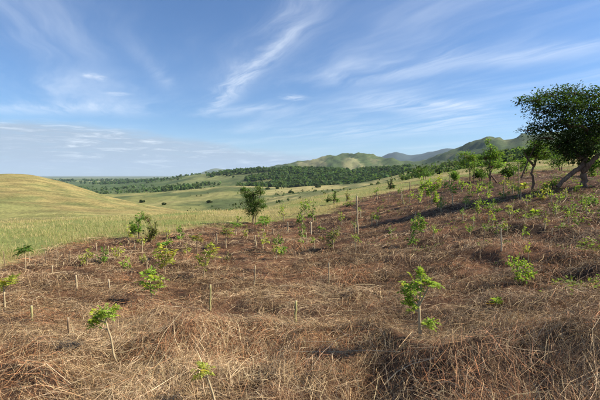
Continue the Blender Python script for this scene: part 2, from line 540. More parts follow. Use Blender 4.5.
def relief(x, y):
    """lumps of cut grass on the plot"""
    r = np.hypot(x, y)
    w1 = fbm(x * 0.55 + 3, y * 0.55, 31, 3) - 0.5
    rows_ = fbm(x * 0.55 + w1 * 1.5, y * 1.25 + x * 0.12 + w1 * 2.5, 7, 3)
    rid = 1 - np.abs(2 * rows_ - 1) * 2.0
    z = -0.07 + 0.105 * np.clip(rid, -0.6, 1) + 0.13 * (fbm(x * 0.9, y * 1.3, 3, 4) - 0.5)
    z = z + 0.09 * (fbm(x * 4.2, y * 4.2, 9, 3) - 0.5)
    for pts, hh, ww in HEAP_LINES:
        d, sg = seg_dist(x + w1 * 0.5, y + w1 * 0.5, pts)
        wob = 0.7 + 0.6 * fbm(x * 1.1, y * 1.1, 21, 2)
        wd = np.where(sg < 0, ww * (1.9 if pts is FIRST else 0.72), ww * 1.2)
        z = z + 0.52 * hh * wob * np.exp(-(d / wd) ** 2)
    return z * sstep(r, 1.0, 2.3)


near = GK < 9.0
pm = np.zeros_like(GR)
nb = GR < 70
pm[nb] = plot_mask(GX[nb], GY[nb])
rl = np.zeros_like(GR); rl[nb] = relief(GX[nb], GY[nb])
GZ = GZ + rl * (0.15 + 0.85 * pm) * sstep(70 - GR, 0, 30)
# rolling ground further off
GZ = GZ + np.where(GK > 4.5, 1.0, 0.0) * sstep(GK, 4.5, 6.5) * (1 - sstep(GK, 9, 10)) * ((fbm(GX / 45, GY / 22, 41, 4) - 0.5) * 2.6 + (fbm(GX / 9, GY / 9, 42, 3) - 0.5) * 0.5)
GZ = GZ + sstep(GK, 9, 10) * (1 - sstep(GK, 13, 14)) * (fbm(GX / 120, GY / 120, 43, 4) - 0.5) * 12.0
hz = 1 - np.abs(2 * fbm(GX / 420, GY / 800, 47, 5) - 1) * 2.2
HILLW = np.exp(-((GK - 13.75) / 0.55) ** 2) * sstep(thw[None], math.radians(-8), math.radians(0))
GZ = GZ + HILLW * (hz - 0.45) * 36.0 + HILLW * (0.5 - np.abs(2 * fbm(GX / 130, GY / 420, 48, 4) - 1) * 1.6) * 20.0
GZ = GZ + np.exp(-((GK - 15.8) / 0.4) ** 2) * sstep(thw[None], math.radians(-14), math.radians(5)) * (fbm(GX / 900, GY / 900, 53, 5) - 0.5) * 190.0

# ---- what the land is covered with: base colours only
def C(*v):
    return np.array(v, dtype=float)


def lerp(a_, b_, f):
    return a_ + (b_ - a_) * np.asarray(f)[..., None]


n_a = fbm(GX / 6.0, GY / 6.0, 61, 4); n_b = fbm(GX / 40.0, GY / 40.0, 63, 4); n_c = fbm(GX / 260.0, GY / 260.0, 65, 5); n_d = fbm(GX / 900.0, GY / 500.0, 67, 6)
soil = lerp(C(0.055, 0.033, 0.021) + 0 * GR[..., None], C(0.145, 0.076, 0.042), sstep(fbm(GX * 1.3, GY * 1.3, 69, 4), 0.35, 0.7))
meadow = lerp(C(0.23, 0.215, 0.075) + 0 * GR[..., None], C(0.33, 0.27, 0.12), sstep(n_a, 0.35, 0.65))
gold = lerp(C(0.285, 0.235, 0.092) + 0 * GR[..., None], C(0.165, 0.175, 0.062), sstep(n_b * 0.55 + n_a * 0.45, 0.38, 0.62))
gold = lerp(gold, C(0.19, 0.205, 0.07) + 0 * gold, sstep(fbm(GX / 30, GY / 16, 77, 4), 0.5, 0.66) * (1 - sstep(GK, 6.9, 7.7)) * 0.8)
green = lerp(C(0.19, 0.195, 0.068) + 0 * GR[..., None], C(0.305, 0.27, 0.115), sstep(n_c * 0.6 + n_b * 0.4, 0.4, 0.62))
wood = C(0.055, 0.085, 0.032) + 0 * GR[..., None]
bare = lerp(C(0.07, 0.10, 0.034) + 0 * GR[..., None], C(0.18, 0.18, 0.085), sstep(fbm(GX / 70, GY / 300, 81, 5), 0.53, 0.68))
plain = lerp(C(0.075, 0.11, 0.04) + 0 * GR[..., None], C(0.20, 0.22, 0.085), sstep(n_d * 0.6 + n_c * 0.4, 0.46, 0.62))
mount = C(0.035, 0.055, 0.05) + 0 * GR[..., None]
colr = lerp(meadow, soil, pm)
greenband = sstep(fbm(GX / 14, GY / 9, 71, 3), 0.5, 0.66) * (1 - sstep(GK, 5.5, 7.0))
colr = lerp(colr, C(0.15, 0.20, 0.05) + 0 * colr, greenband * (1 - pm) * 0.8)
colr = lerp(colr, gold, sstep(GK, 5.4, 7.0))
rightside = sstep(thw[None] + 0 * GK, math.radians(-12), math.radians(4))
colr = lerp(colr, green, sstep(GK + rightside * 0.8 + (n_b - 0.5), 7.6, 8.8))
scrub = sstep(fbm(GX / 75, GY / 75, 73, 5), 0.53, 0.62) * sstep(GK, 8.4, 9.2)
colr = lerp(colr, wood, scrub * 0.75)
colr = lerp(colr, wood, sstep(GK + (n_c - 0.5) * 1.6, 11.2, 11.7) * (1 - sstep(GK, 12.3, 13.0)) * 0.85)
colr = lerp(colr, bare, sstep(GK, 12.6, 13.2))
leftside = 1 - sstep(thw[None] + 0 * GK, math.radians(-16), math.radians(-4))
colr = lerp(colr, plain, sstep(GK, 10.6, 11.6) * leftside)
colr = lerp(colr, mount, sstep(GK, 14.4, 15.0) * (1 - leftside))
# the right mountain's shaded flank painted dark over its scrub, its lit crest paler
dark = sstep(thw[None] + 0 * GK, math.radians(14), math.radians(20)) * sstep(GK, 10.5, 12.5) * (1 - sstep(GK, 14.4, 15)) * sstep(1 - n_c - 0.25 * (GK > 13.9), 0.2, 0.45)
colr = lerp(colr, C(0.055, 0.08, 0.03) + 0 * colr, dark * 0.85)

# normals of the whole surface, so that the pieces meet without a seam
def grid_normals():
    Pm = np.stack([GX, GY, GZ], -1)
    dth = np.roll(Pm, -1, 1) - np.roll(Pm, 1, 1)
    dr = np.gradient(Pm, axis=0)
    n = np.cross(dth, dr)
    n /= np.linalg.norm(n, axis=-1, keepdims=True) + 1e-12
    n *= np.where(n[..., 2:3] < 0, -1, 1)
    return n


GN = grid_normals()
NT_ = GR.shape[1]
cum = np.concatenate([[0], np.cumsum(SUBDIV)])
PIECES = [('ground', 0, 6, 'near'), ('hill', 6, 9, 'mid'), ('ridge', 9, 11, 'mid'), ('wooded_ridge', 11, 13, 'far'), ('hills', 13, 15, 'far'), ('plain_and_mountains', 15, 17, 'far')]
for name, k0, k1, kind in PIECES:
    i0, i1 = cum[k0], cum[k1]
    if k1 == NK - 1:
        i1 = GR.shape[0] - 1
    nr = i1 - i0 + 1
    V = np.stack([GX[i0:i1 + 1], GY[i0:i1 + 1], GZ[i0:i1 + 1]], -1).reshape(-1, 3)
    idx = np.arange(nr * NT_).reshape(nr, NT_)
    nx = np.roll(idx, -1, 1)
    Q = np.stack([idx[:-1], nx[:-1], nx[1:], idx[1:]], -1).reshape(-1, 4)
    me = mesh_np(name, V, Q, colr[i0:i1 + 1].reshape(-1, 3), terrain_mat(name + '_surface', kind), True)
    me.normals_split_custom_set_from_vertices(GN[i0:i1 + 1].reshape(-1, 3).tolist())
    o = link(name, me)
    tag(o, kind='structure')

# height table for setting things down
TAB_T = np.linspace(math.radians(-60), math.radians(60), 1000)
TAB_L = np.linspace(math.log(0.5), math.log(4000), 2200)
_tmp = np.stack([np.interp(TAB_L, np.log(GR[:, i]), GZ[:, i]) for i in range(len(th_in))], 1)
_ci = np.interp(TAB_T, th_in, np.arange(len(th_in)))
_i0 = np.clip(_ci.astype(int), 0, len(th_in) - 2); _f = _ci - _i0
TAB = _tmp[:, _i0] * (1 - _f) + _tmp[:, _i0 + 1] * _f


def ground(x, y):
    x = np.asarray(x, float); y = np.asarray(y, float)
    th = np.arctan2(x, y); lr = np.log(np.maximum(np.hypot(x, y), 0.5))
    a_ = np.clip((th - TAB_T[0]) / (TAB_T[1] - TAB_T[0]), 0, len(TAB_T) - 1.001)
    b_ = np.clip((lr - TAB_L[0]) / (TAB_L[1] - TAB_L[0]), 0, len(TAB_L) - 1.001)
    ai = a_.astype(int); bi = b_.astype(int); fa = a_ - ai; fb = b_ - bi
    return (TAB[bi, ai] * (1 - fa) + TAB[bi, ai + 1] * fa) * (1 - fb) + (TAB[bi + 1, ai] * (1 - fa) + TAB[bi + 1, ai + 1] * fa) * fb


def hit(u, v, rmin=2.0, rmax=3500.0):
    """the place on the land that shows at a pixel (first meeting along the sight line beyond rmin)"""
    d = pix_dir(u, v); hyp = math.hypot(d[0], d[1]); dx, dy, e_ = d[0] / hyp, d[1] / hyp, d[2] / hyp
    rr = np.geomspace(rmin, rmax, 6000)
    zz = ground(rr * dx, rr * dy)
    gap = e_ * rr - zz
    b_ = np.nonzero(gap <= 0)[0]
    r = rr[b_[0]] if len(b_) else rr[np.argmin(gap / rr)]
    return Vector((r * dx, r * dy, float(ground(r * dx, r * dy))))


def at_depth(u, v, y):
    d = pix_dir(u, v); s = y / d[1]
    return Vector((d[0] * s, y, d[2] * s))

# ------------------------------------------------------------------ dry cut grass lying on the plot
def pal(cols_, w, rng):
    """pick a palette colour per item; w: (N, ncols) weights"""
    c = np.cumsum(w, 1); c /= c[:, -1:]
    q = rng.random(len(w))[:, None]
    i = (q > c).sum(1)
    base = np.array(cols_)[i]
    return base * rng.uniform(0.6, 1.4, (len(w), 1)) * rng.uniform(0.95, 1.05, (len(w), 3))


STRAW_COLS = [(0.70, 0.54, 0.325), (0.48, 0.33, 0.17), (0.42, 0.32, 0.19), (0.21, 0.125, 0.060), (0.45, 0.215, 0.10), (0.080, 0.048, 0.027)]


def straw(n, r0, r1, nseg, rng, half=58.0, short=1.0):
    th = np.radians(rng.uniform(-half, half, n))
    lr = rng.uniform(math.log(r0), math.log(r1), n)
    r = np.exp(lr)
    x, y = r * np.sin(th), r * np.cos(th)
    keep = rng.random(n) < plot_mask(x, y) * 1.0 + 0.02
    keep &= r < 62
    keep &= rng.random(n) < 0.22 + 0.80 * sstep(fbm(x * 0.75, y * 1.05, 131, 4), 0.36, 0.52)
    x, y, r = x[keep], y[keep], r[keep]; n = len(x)
    wild = fbm(x * 0.8, y * 0.8, 101, 3)
    ang = 6.283 * 1.6 * fbm(x * 0.42, y * 0.42, 103, 2) + 0.6 + rng.normal(0, 0.75, n) + (rng.random(n) < 0.5) * rng.uniform(-1.6, 1.6, n)
    px = r / 632.0
    L = (0.05 + 0.33 * rng.random(n) ** 2.0) * (1 + 0.02 * r) * short
    coarse = rng.random(n) < 0.05
    L = np.where(coarse, L * 1.5 + 0.08, L)
    wid = np.where(coarse, 2.0, 1.0) * np.maximum(rng.uniform(0.0012, 0.0032, n), rng.uniform(0.2, 0.42, n) * px)
    bend = rng.normal(0, 0.75, n) * (0.3 + rng.random(n))
    up = rng.random(n)
    lift0 = rng.uniform(0.0, 0.06, n); arch = rng.uniform(-0.03, 0.07, n)
    tip = np.where(up > 0.88, rng.uniform(0.04, 0.16, n), rng.uniform(-0.07, 0.06, n))
    m = nseg + 1
    t_ = np.linspace(0, 1, m)[None]
    hd = ang[:, None] + bend[:, None] * (t_ - 0.5)
    dx = np.cos(hd) * L[:, None] / nseg; dy = np.sin(hd) * L[:, None] / nseg
    X = x[:, None] + np.cumsum(dx, 1) - dx * (m / 2); Y = y[:, None] + np.cumsum(dy, 1) - dy * (m / 2)
    Z = ground(X, Y) + lift0[:, None] + arch[:, None] * np.sin(np.pi * t_) + tip[:, None] * t_ ** 2
    roll = rng.uniform(-0.9, 0.9, n)[:, None]
    prof = np.interp(np.linspace(0, 1, m), [0, 0.3, 1], [0.8, 1.0, 0.4])[None] * wid[:, None] * 0.5
    ox = -np.sin(hd) * np.cos(roll) * prof; oy = np.cos(hd) * np.cos(roll) * prof; oz = np.sin(roll) * prof + 0 * hd
    A = np.stack([X - ox, Y - oy, Z - oz], -1); B = np.stack([X + ox, Y + oy, Z + oz], -1)
    V = np.stack([A, B], 2).reshape(n, m * 2, 3)
    red = 1.4 * sstep(fbm(x * 0.8, y * 1.0, 107, 3), 0.53, 0.64)
    pale = sstep(fbm(x * 0.7 + 9, y * 1.0, 109, 3), 0.42, 0.62)
    leftw = sstep(-np.degrees(np.arctan2(x, y)), -25, 22)  # straw paler leftwards, browner rightwards; the sun's grazing partly put into its colour
    drk = sstep(fbm(x * 1.1, y * 1.9, 113, 3) - 0.05 * (leftw - 0.5), 0.46, 0.60)
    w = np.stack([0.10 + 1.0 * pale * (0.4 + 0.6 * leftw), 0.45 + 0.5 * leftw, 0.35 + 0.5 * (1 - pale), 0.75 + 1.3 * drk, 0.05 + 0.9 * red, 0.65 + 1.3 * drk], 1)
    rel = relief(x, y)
    topw = sstep(rel, -0.06, 0.14); trough = 1 - sstep(rel, -0.13, 0.02)  # bleached tops, rotted troughs: heap highlights and shaded gaps put into straw colour
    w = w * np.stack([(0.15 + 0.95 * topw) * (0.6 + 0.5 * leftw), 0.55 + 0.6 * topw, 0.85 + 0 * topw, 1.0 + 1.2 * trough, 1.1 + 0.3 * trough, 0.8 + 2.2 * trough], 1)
    hi_ = (lift0 / 0.06)[:, None]  # low straw is older and darker, painting in the shade between strands
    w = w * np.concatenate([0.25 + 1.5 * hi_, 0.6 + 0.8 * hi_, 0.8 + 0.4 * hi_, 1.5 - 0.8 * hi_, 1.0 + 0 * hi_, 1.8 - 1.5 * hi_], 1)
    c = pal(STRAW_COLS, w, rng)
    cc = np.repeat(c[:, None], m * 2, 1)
    b0 = (np.arange(n) * m * 2)[:, None]
    Q = np.concatenate([b0 + np.array([[2 * i, 2 * i + 1, 2 * i + 3, 2 * i + 2]]) for i in range(nseg)], 0)
    return V.reshape(-1, 3), Q, cc.reshape(-1, 3)


def stack(parts):
    vs_, fs_, cs_ = [], [], []; off = 0
    for v, f, c in parts:
        vs_.append(v); fs_.append(f + off); cs_.append(c); off += len(v)
    return np.concatenate(vs_), np.concatenate(fs_), np.concatenate(cs_)


rng = np.random.default_rng(5)
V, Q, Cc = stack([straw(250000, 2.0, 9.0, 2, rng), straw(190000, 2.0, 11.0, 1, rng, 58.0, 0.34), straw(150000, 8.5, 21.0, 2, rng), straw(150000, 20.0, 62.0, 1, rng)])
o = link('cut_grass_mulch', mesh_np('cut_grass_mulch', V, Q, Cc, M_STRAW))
tag(o, 'dry brown cut grass lying in heaps over the planted slope', 'dry grass', kind='stuff')

# ------------------------------------------------------------------ standing grass beyond the plot and over the near hill
def grass(n, rng):
    th = np.radians(rng.uniform(-58, 58, n))
    re = edge_r(th)
    f = rng.random(n) ** 1.35
    r = np.exp(np.log(re * 0.93) + f * (np.log(240.0) - np.log(re * 0.93)))
    x, y = r * np.sin(th), r * np.cos(th)
    keep = rng.random(n) < ((1 - plot_mask(x, y)) * (0.12 + 0.95 * sstep(fbm(x * 0.55, y * 0.55, 127, 3), 0.36, 0.62)) + 0.03) * (1 - 0.86 * sstep(r, 28, 75))
    x, y, r, re = x[keep], y[keep], r[keep], re[keep]; n = len(x)
    cl = fbm(x * 0.9, y * 0.9, 121, 2)
    jx = rng.normal(0, 0.10, n); jy = rng.normal(0, 0.10, n)
    x = x + jx; y = y + jy
    deg = np.degrees(np.arctan2(x, y))
    hgt = (0.08 + 0.32 * rng.random(n) ** 1.7) * (0.25 + 1.3 * cl)
    hgt *= np.interp(deg, [-40, -8, 5, 20], [1.0, 0.95, 0.75, 0.55])
    hgt = hgt * (1 - 0.45 * sstep(r, 30, 90))
    wid = np.maximum(rng.uniform(0.004, 0.009, n), rng.uniform(0.16, 0.36, n) * r / 632.0)
    lean = rng.uniform(0.15, 1.3, n); az = rng.normal(2.6, 1.1, n)
    ca, sa = np.cos(az), np.sin(az)
    z = ground(x, y) - 0.03
    face = rng.uniform(0, math.pi, n); fx, fy = np.cos(face), np.sin(face)
    b0 = np.stack([x - fx * wid / 2, y - fy * wid / 2, z], -1); b1 = np.stack([x + fx * wid / 2, y + fy * wid / 2, z], -1)
    mx, my, mz = x + ca * lean * hgt * 0.3, y + sa * lean * hgt * 0.3, z + hgt * 0.6
    m0 = np.stack([mx - fx * wid * 0.4, my - fy * wid * 0.4, mz], -1); m1 = np.stack([mx + fx * wid * 0.4, my + fy * wid * 0.4, mz], -1)
    tp = np.stack([x + ca * lean * hgt, y + sa * lean * hgt, z + hgt * (1 - 0.25 * lean)], -1)
    V = np.stack([b0, b1, m0, m1, tp], 1).reshape(-1, 3)
    i = (np.arange(n) * 5)[:, None]
    Q = i + np.array([[0, 1, 3, 2]]); T = i + np.array([[2, 3, 4]])
    g = sstep(fbm(x / 7, y / 4, 123, 3) + 0.10 * (1 - sstep(r / re, 1.0, 1.7)) + 0.06 * (deg < -12), 0.50, 0.66) * (1 - 0.75 * sstep(r, 45, 85))
    dry = C(0.52, 0.42, 0.20); fresh = C(0.26, 0.275, 0.085); olive = C(0.37, 0.35, 0.13)
    cb = lerp(np.repeat(olive[None], n, 0), np.repeat(fresh[None], n, 0), g)
    isdry = rng.random(n) < (0.75 - 0.38 * g)
    cb = np.where(isdry[:, None], dry[None], cb) * rng.uniform(0.7, 1.25, (n, 1))
    far_ = sstep(r, 45, 110)
    cb = lerp(cb, np.repeat(C(0.31, 0.26, 0.105)[None], n, 0) * rng.uniform(0.7, 1.25, (n, 1)), far_ * 0.7)
    ct = lerp(cb, np.repeat(dry[None], n, 0), np.full(n, 0.15))
    Cc = np.stack([cb * 0.9, cb * 0.9, cb, cb, ct], 1).reshape(-1, 3)
    return V, Q, T, Cc


V, Q, T, Cc = grass(420000, rng)
o = link('standing_grass', mesh_np('standing_grass', V, [Q, T], Cc, M_GRASS))
tag(o, 'tall green and straw coloured grass beyond the mulched plot', 'grass', kind='stuff')


# ------------------------------------------------------------------ leaves, stems and branches
def norm(v):
    return v / (np.linalg.norm(v, axis=-1, keepdims=True) + 1e-9)


def leaves(P, D, L, Wd, colrs, rng, droop=0.25):
    """one folded diamond leaf per row: base P, direction D, length L, width Wd"""
    n = len(P); D = norm(D)
    up = np.tile([[0, 0, 1.0]], (n, 1)) + rng.normal(0, 0.45, (n, 3))
    S = norm(np.cross(D, up)); N = np.cross(S, D)
    L = L[:, None]; Wd = Wd[:, None]
    mid = P + D * L * 0.45
    tip = P + D * L + np.array([[0, 0, -1.0]]) * L * droop
    l_ = mid + S * Wd * 0.5 + N * Wd * 0.12; r_ = mid - S * Wd * 0.5 + N * Wd * 0.12
    V = np.stack([P, l_, tip, r_], 1).reshape(-1, 3)
    Q = np.arange(n * 4).reshape(n, 4)
    Cc = np.repeat(colrs[:, None], 4, 1).reshape(-1, 3)
    return V, Q, Cc


def frond(p, d, length, pairs, lw, base, rng):
    """a pinnate leaf: thin midrib with leaflets in pairs"""
    d = d / np.linalg.norm(d)
    side = np.cross(d, [0, 0, 1.0]); side /= (np.linalg.norm(side) + 1e-6)
    t_ = np.linspace(0.12, 1.0, pairs)
    spine = p + d * (length * t_[:, None]) + np.array([0, 0, -1.0]) * (length * 0.28 * t_[:, None] ** 2)
    Ps, Ds, Ls = [], [], []
    for i in range(pairs):
        ll = lw * (0.65 + 0.5 * math.sin(math.pi * (0.15 + 0.75 * t_[i]))) * rng.uniform(0.85, 1.15)
        for s in (-1, 1):
            Ps.append(spine[i]); Ds.append(side * s + d * rng.uniform(0.35, 0.6) + np.array([0, 0, rng.uniform(-0.35, 0.15)])); Ls.append(ll)
    Ps.append(spine[-1]); Ds.append(d + np.array([0, 0, -0.6])); Ls.append(lw)
    n = len(Ps); Ls = np.array(Ls)
    cc = np.array(base)[None] * rng.uniform(0.78, 1.25, (n, 1)) * rng.uniform(0.93, 1.07, (n, 3))
    V, Q, Cc = leaves(np.array(Ps), np.array(Ds), Ls, Ls * 0.46, cc, rng, 0.12)
    rw = length * 0.012
    sp = np.vstack([p[None], spine])
    A = sp - side * rw; B = sp + side * rw
    RV = np.stack([A, B], 1).reshape(-1, 3)
    RQ = np.array([[2 * i, 2 * i + 1, 2 * i + 3, 2 * i + 2] for i in range(len(sp) - 1)])
    RC = np.tile(np.array([[0.20, 0.22, 0.07]]), (len(RV), 1))
    return stack([(V, Q, Cc), (RV, RQ, RC)])


def tube(pts, rad, sides=7, cap=True):
    pts = np.asarray(pts, float); n = len(pts)
    d = np.gradient(pts, axis=0); d = norm(d)
    ref = np.array([0.31, 0.95, 0.05])
    a_ = norm(np.cross(d, ref)); b_ = np.cross(d, a_)
    an = np.linspace(0, 2 * math.pi, sides, endpoint=False)
    rings = pts[:, None] + (a_[:, None] * np.cos(an)[None, :, None] + b_[:, None] * np.sin(an)[None, :, None]) * np.asarray(rad)[:, None, None]
    V = rings.reshape(-1, 3)
    idx = np.arange(n * sides).reshape(n, sides); nx = np.roll(idx, -1, 1)
    Q = np.stack([idx[:-1], nx[:-1], nx[1:], idx[1:]], -1).reshape(-1, 4)
    fs_ = [Q]
    if cap:
        V = np.vstack([V, pts[-1:] + d[-1:] * rad[-1] * 0.15])
        c = len(V) - 1
        fs_.append(np.stack([idx[-1], nx[-1], np.full(sides, c)], -1))
    return V, fs_


def join_tubes(list_):
    V, Qs, Ts = [], [], []; off = 0
    for v, fs_ in list_:
        V.append(v); Qs.append(fs_[0] + off)
        if len(fs_) > 1:
            Ts.append(fs_[1] + off)
        off += len(v)
    return np.vstack(V), [np.vstack(Qs)] + ([np.vstack(Ts)] if Ts else [])


def bent(p0, p1, n, wob, rng):
    t_ = np.linspace(0, 1, n)[:, None]
    p = np.asarray(p0)[None] * (1 - t_) + np.asarray(p1)[None] * t_
    L = np.linalg.norm(np.asarray(p1) - np.asarray(p0))
    off = rng.normal(0, wob * L, (n, 3)); off[0] = 0; off[-1] = 0
    return p + off


def empty(name, loc):
    o = bpy.data.objects.new(name, None); o.location = loc; o.empty_display_size = 0.1
    col.objects.link(o)
    return o


HUE = {'lime': (0.26, 0.375, 0.06), 'yellow': (0.34, 0.38, 0.075), 'green': (0.155, 0.265, 0.05), 'deep': (0.085, 0.155, 0.032), 'dark': (0.042, 0.080, 0.020), 'olive': (0.18, 0.20, 0.06)}


def plant(base, top, clusters, hue, style, label, cat='sapling', name='sapling', group='planted saplings in the mulched plot', rad=None, fr_parts=None, dens=1.0, stem_mat=None, fork=False):
    """clusters: (u, v, width, height) in the photograph, all at the depth where the stem meets the ground"""
    rng = np.random.default_rng(int(base[0] * 7 + base[1] * 131))
    B = hit(*base); y = B.y; mpp = y / F                      # metres per photograph pixel there
    root = empty(name, B)
    tag(root, label, cat, group)
    Bn = np.array(B)
    tp = np.array(at_depth(top[0], top[1], y)) - Bn
    tp[1] += rng.uniform(-0.06, 0.06) * np.linalg.norm(tp)
    r0 = rad if rad else max(0.007, 0.015 * np.linalg.norm(tp), 0.62 * mpp)
    nst = 1
    tubes_ = [tube(bent((0, 0, -0.06), tp, 7, 0.006, rng), np.linspace(r0, r0 * 0.6, 7))]
    stem_pts = tubes_[0][0]
    hi = style != 'bush' and len(clusters) and (fr_parts if fr_parts is not None else (max(c[2] for c in clusters) >= 15))
    allparts = []
    for (cu, cv, w, h) in clusters:
        c = np.array(at_depth(cu, cv, y)) - Bn
        hw, hh = w * mpp * 0.6, h * mpp * 0.62
        c[1] += rng.uniform(-0.3, 0.3) * hw
        # twig from the stem to the middle of the cluster
        k = np.clip((c[2] - hh * 0.6) / max(tp[2], 0.05), 0.08, 1.0)
        s0 = tp * k
        if np.linalg.norm(c - s0) > 0.02:
            tubes_.append(tube(bent(s0, c, 4, 0.03, rng), np.linspace(r0 * 0.5, r0 * 0.25, 4), 5))
        if style == 'frond':
            nf = int(max(7, 12 * dens))
            for i in range(nf):
                azm = 2.4 * i + rng.uniform(-0.5, 0.5); elv = rng.uniform(-0.6, 1.25)
                d = np.array([math.cos(azm) * math.cos(elv) * hw, math.sin(azm) * math.cos(elv) * hw, math.sin(elv) * hh * 1.2 + 0.25 * hh])
                ln = np.linalg.norm(d) * rng.uniform(0.8, 1.15)
                p = c + rng.normal(0, 0.28, 3) * np.array([hw * 0.8, hw * 0.8, hh * 1.2]) - np.array([0, 0, 0.15 * hh])
                pr_ = 6 if hi else 4
                lw = ln * (0.36 if hi else 0.50)
                bc = np.array(HUE[hue]) * rng.uniform(0.8, 1.2)
                if rng.random() < 0.15:
                    bc = bc * np.array([1.35, 1.1, 0.8])
                allparts.append(frond(p, d, ln, pr_, lw, bc, rng))
        else:
            big = style == 'broad'
            n = int((18 if big else 76) * dens)
            q = rng.normal(0, 1, (n, 3)); q = q / np.linalg.norm(q, axis=1, keepdims=True) * rng.uniform(0.25, 1, (n, 1)) ** 0.6
            P = c + q * np.array([hw, hw, hh]) * 0.8
            D = q + np.array([0, 0, 0.5]) + rng.normal(0, 0.4, (n, 3))
            if not big:                                        # leaves sit on a few open sprigs that fork from the stem
                ns = int(6 + 2 * dens)
                sq = rng.normal(0, 1, (ns, 3)); sq /= np.linalg.norm(sq, axis=1, keepdims=True); sq *= rng.uniform(0.45, 1.05, (ns, 1))
                sq[0] = (0.1, 0, 1.1)
                fork_ = c - np.array([0, 0, hh * 0.8])
                kk = rng.integers(0, ns, n); ft = rng.uniform(0.35, 1.05, (n, 1))
                ends = c + sq * np.array([hw, hw, hh])
                P = fork_ * (1 - ft) + ends[kk] * ft + rng.normal(0, 0.10, (n, 3)) * np.array([hw, hw, hh])
                D = (ends[kk] - fork_) / max(hw, hh) * 0.6 + rng.normal(0, 0.7, (n, 3))
                for e_ in ends:
                    tubes_.append(tube(bent(fork_, e_, 3, 0.03, rng), np.linspace(r0 * 0.4, r0 * 0.15, 3), 4, False))
            L = (0.95 if big else 0.42) * math.sqrt(hw * hh) * rng.uniform(0.7, 1.2, n)
            if big:
                P = c + q * np.array([hw, hw, hh]) * 0.25 - np.array([0, 0, hh * 0.5])
            cc = np.array(HUE[hue])[None] * rng.uniform(0.65, 1.3, (n, 1)) * rng.uniform(0.9, 1.1, (n, 3))
            lv = leaves(P, D, L, L * (0.5 if big else 0.55), cc, rng, 0.25)
            if big and hi:
                for i in range(n):
                    allparts.append((lv[0][4 * i:4 * i + 4], np.array([[0, 1, 2, 3]]), lv[2][4 * i:4 * i + 4]))
            else:
                allparts.append(lv)
    V, fs_ = join_tubes(tubes_)
    link('stem', mesh_np('stem', V, fs_, None, stem_mat or M_STEM, True), root)
    if allparts:
        if hi:
            for (v, f, c) in allparts:
                link('frond' if style == 'frond' else 'leaf', mesh_np('leaf', v, f, c, M_LEAF), root)
        else:
            v, f, c = stack(allparts)
            link('foliage', mesh_np('foliage', v, f, c, M_LEAF), root)
    return root


# the planted saplings: foot, tip of the stem, leaf clusters (u, v, width, height), hue, leaf form, which one it is
plant((118, 366), (107, 318), [(97, 317, 17, 16), (112, 314, 15, 12), (93, 325, 11, 11), (105, 311, 12, 10)], 'lime', 'frond', 'leaning sapling with thin pale stem and flat ferny bright green crown, left foreground', rad=0.013)
plant((219, 409), (206, 371), [(205, 368, 13, 10), (196, 376, 9, 7)], 'yellow', 'frond', 'sapling cut off by the bottom edge, small yellow green tuft on a pale stem', rad=0.012)
plant((421, 339), (419, 306), [(415, 288, 20, 16), (430, 283, 18, 9), (407, 298, 13, 18), (431, 324, 13, 10), (420, 275, 7, 14), (412, 308, 10, 12)], 'lime', 'frond', 'leafiest foreground sapling, ferny shoots from a thick pale cut stake, right of centre', rad=0.021, dens=1.5)
plant((523, 284), (519, 268), [(517, 262, 14, 12), (528, 270, 15, 12), (519, 274, 14, 10)], 'lime', 'bush', 'small round bushy bright green seedling before the reddish heap on the right', fr_parts=False, dens=1.5)
plant((497, 307), (497, 300), [(497, 299, 13, 13)], 'lime', 'broad', 'low seedling with upright broad leaves beside a yellow fallen leaf', fr_parts=True)
plant((152, 300), (150, 282), [(147, 280, 14, 15), (157, 283, 12, 13), (151, 274, 10, 11), (149, 289, 8, 8)], 'lime', 'frond', 'yellow green ferny sapling on thin pale stem, above the leaning foreground sapling', dens=0.62)
plant((165, 275), (165, 259), [(159, 260, 12, 13), (170, 258, 12, 13), (165, 254, 12, 10), (162, 266, 8, 9)], 'yellow', 'frond', 'yellowish drooping sapling on white stem near the dark double shrub', dens=0.62)
plant((5, 310), (4, 291), [(2, 284, 13, 11), (11, 281, 8, 11)], 'yellow', 'frond', 'sapling with pale stem at the left edge of the picture', rad=0.016)
plant((26, 271), (25, 252), [(24, 250, 13, 6)], 'deep', 'frond', 'umbrella shaped dark green sapling on bare white stem beside the tall grass', fr_parts=False, dens=1.6)
plant((203, 279), (206, 258), [(209, 256, 12, 13), (199, 260, 9, 10), (214, 251, 7, 8), (205, 266, 7, 8)], 'yellow', 'frond', 'sapling with sparse glossy leaves leaning right above a pale bare stake', dens=0.62)
plant((87, 266), (87, 255), [(86, 258, 13, 11), (90, 253, 8, 7)], 'yellow', 'bush', 'leftmost yellow green bushy sapling of the four near the grass edge', dens=0.9)
plant((101, 264), (101, 254), [(101, 256, 12, 12), (105, 252, 8, 8)], 'green', 'bush', 'mid green bushy sapling between two yellower saplings near the grass edge', dens=0.9)
plant((119, 258), (119, 250), [(119, 251, 14, 10)], 'yellow', 'bush', 'pale yellow rounded sapling just behind the lone lime seedling')
plant((128, 271), (128, 263), [(128, 264, 13, 11)], 'lime', 'bush', 'lone lime green knee high seedling left of the yellowish drooping sapling')
plant((104, 285), (104, 281), [(104, 282, 1, 1)], 'lime', 'bush', 'tiny green shoot') if False else None
plant((180, 241), (180, 232), [(180, 234, 11, 12), (178, 229, 6, 6)], 'green', 'bush', 'upright bright green sapling right of the dark double shrub at the grass edge')
plant((166, 262), (166, 244), [(166, 243, 14, 6)], 'green', 'frond', 'thin stemmed sapling with flat green top directly behind the yellowish drooping one', fr_parts=False)
plant((197, 254), (197, 240), [(197, 238, 12, 7)], 'olive', 'frond', 'thin olive topped sapling on dark stem behind the right leaning sapling', fr_parts=False, stem_mat=M_STAKE_D)
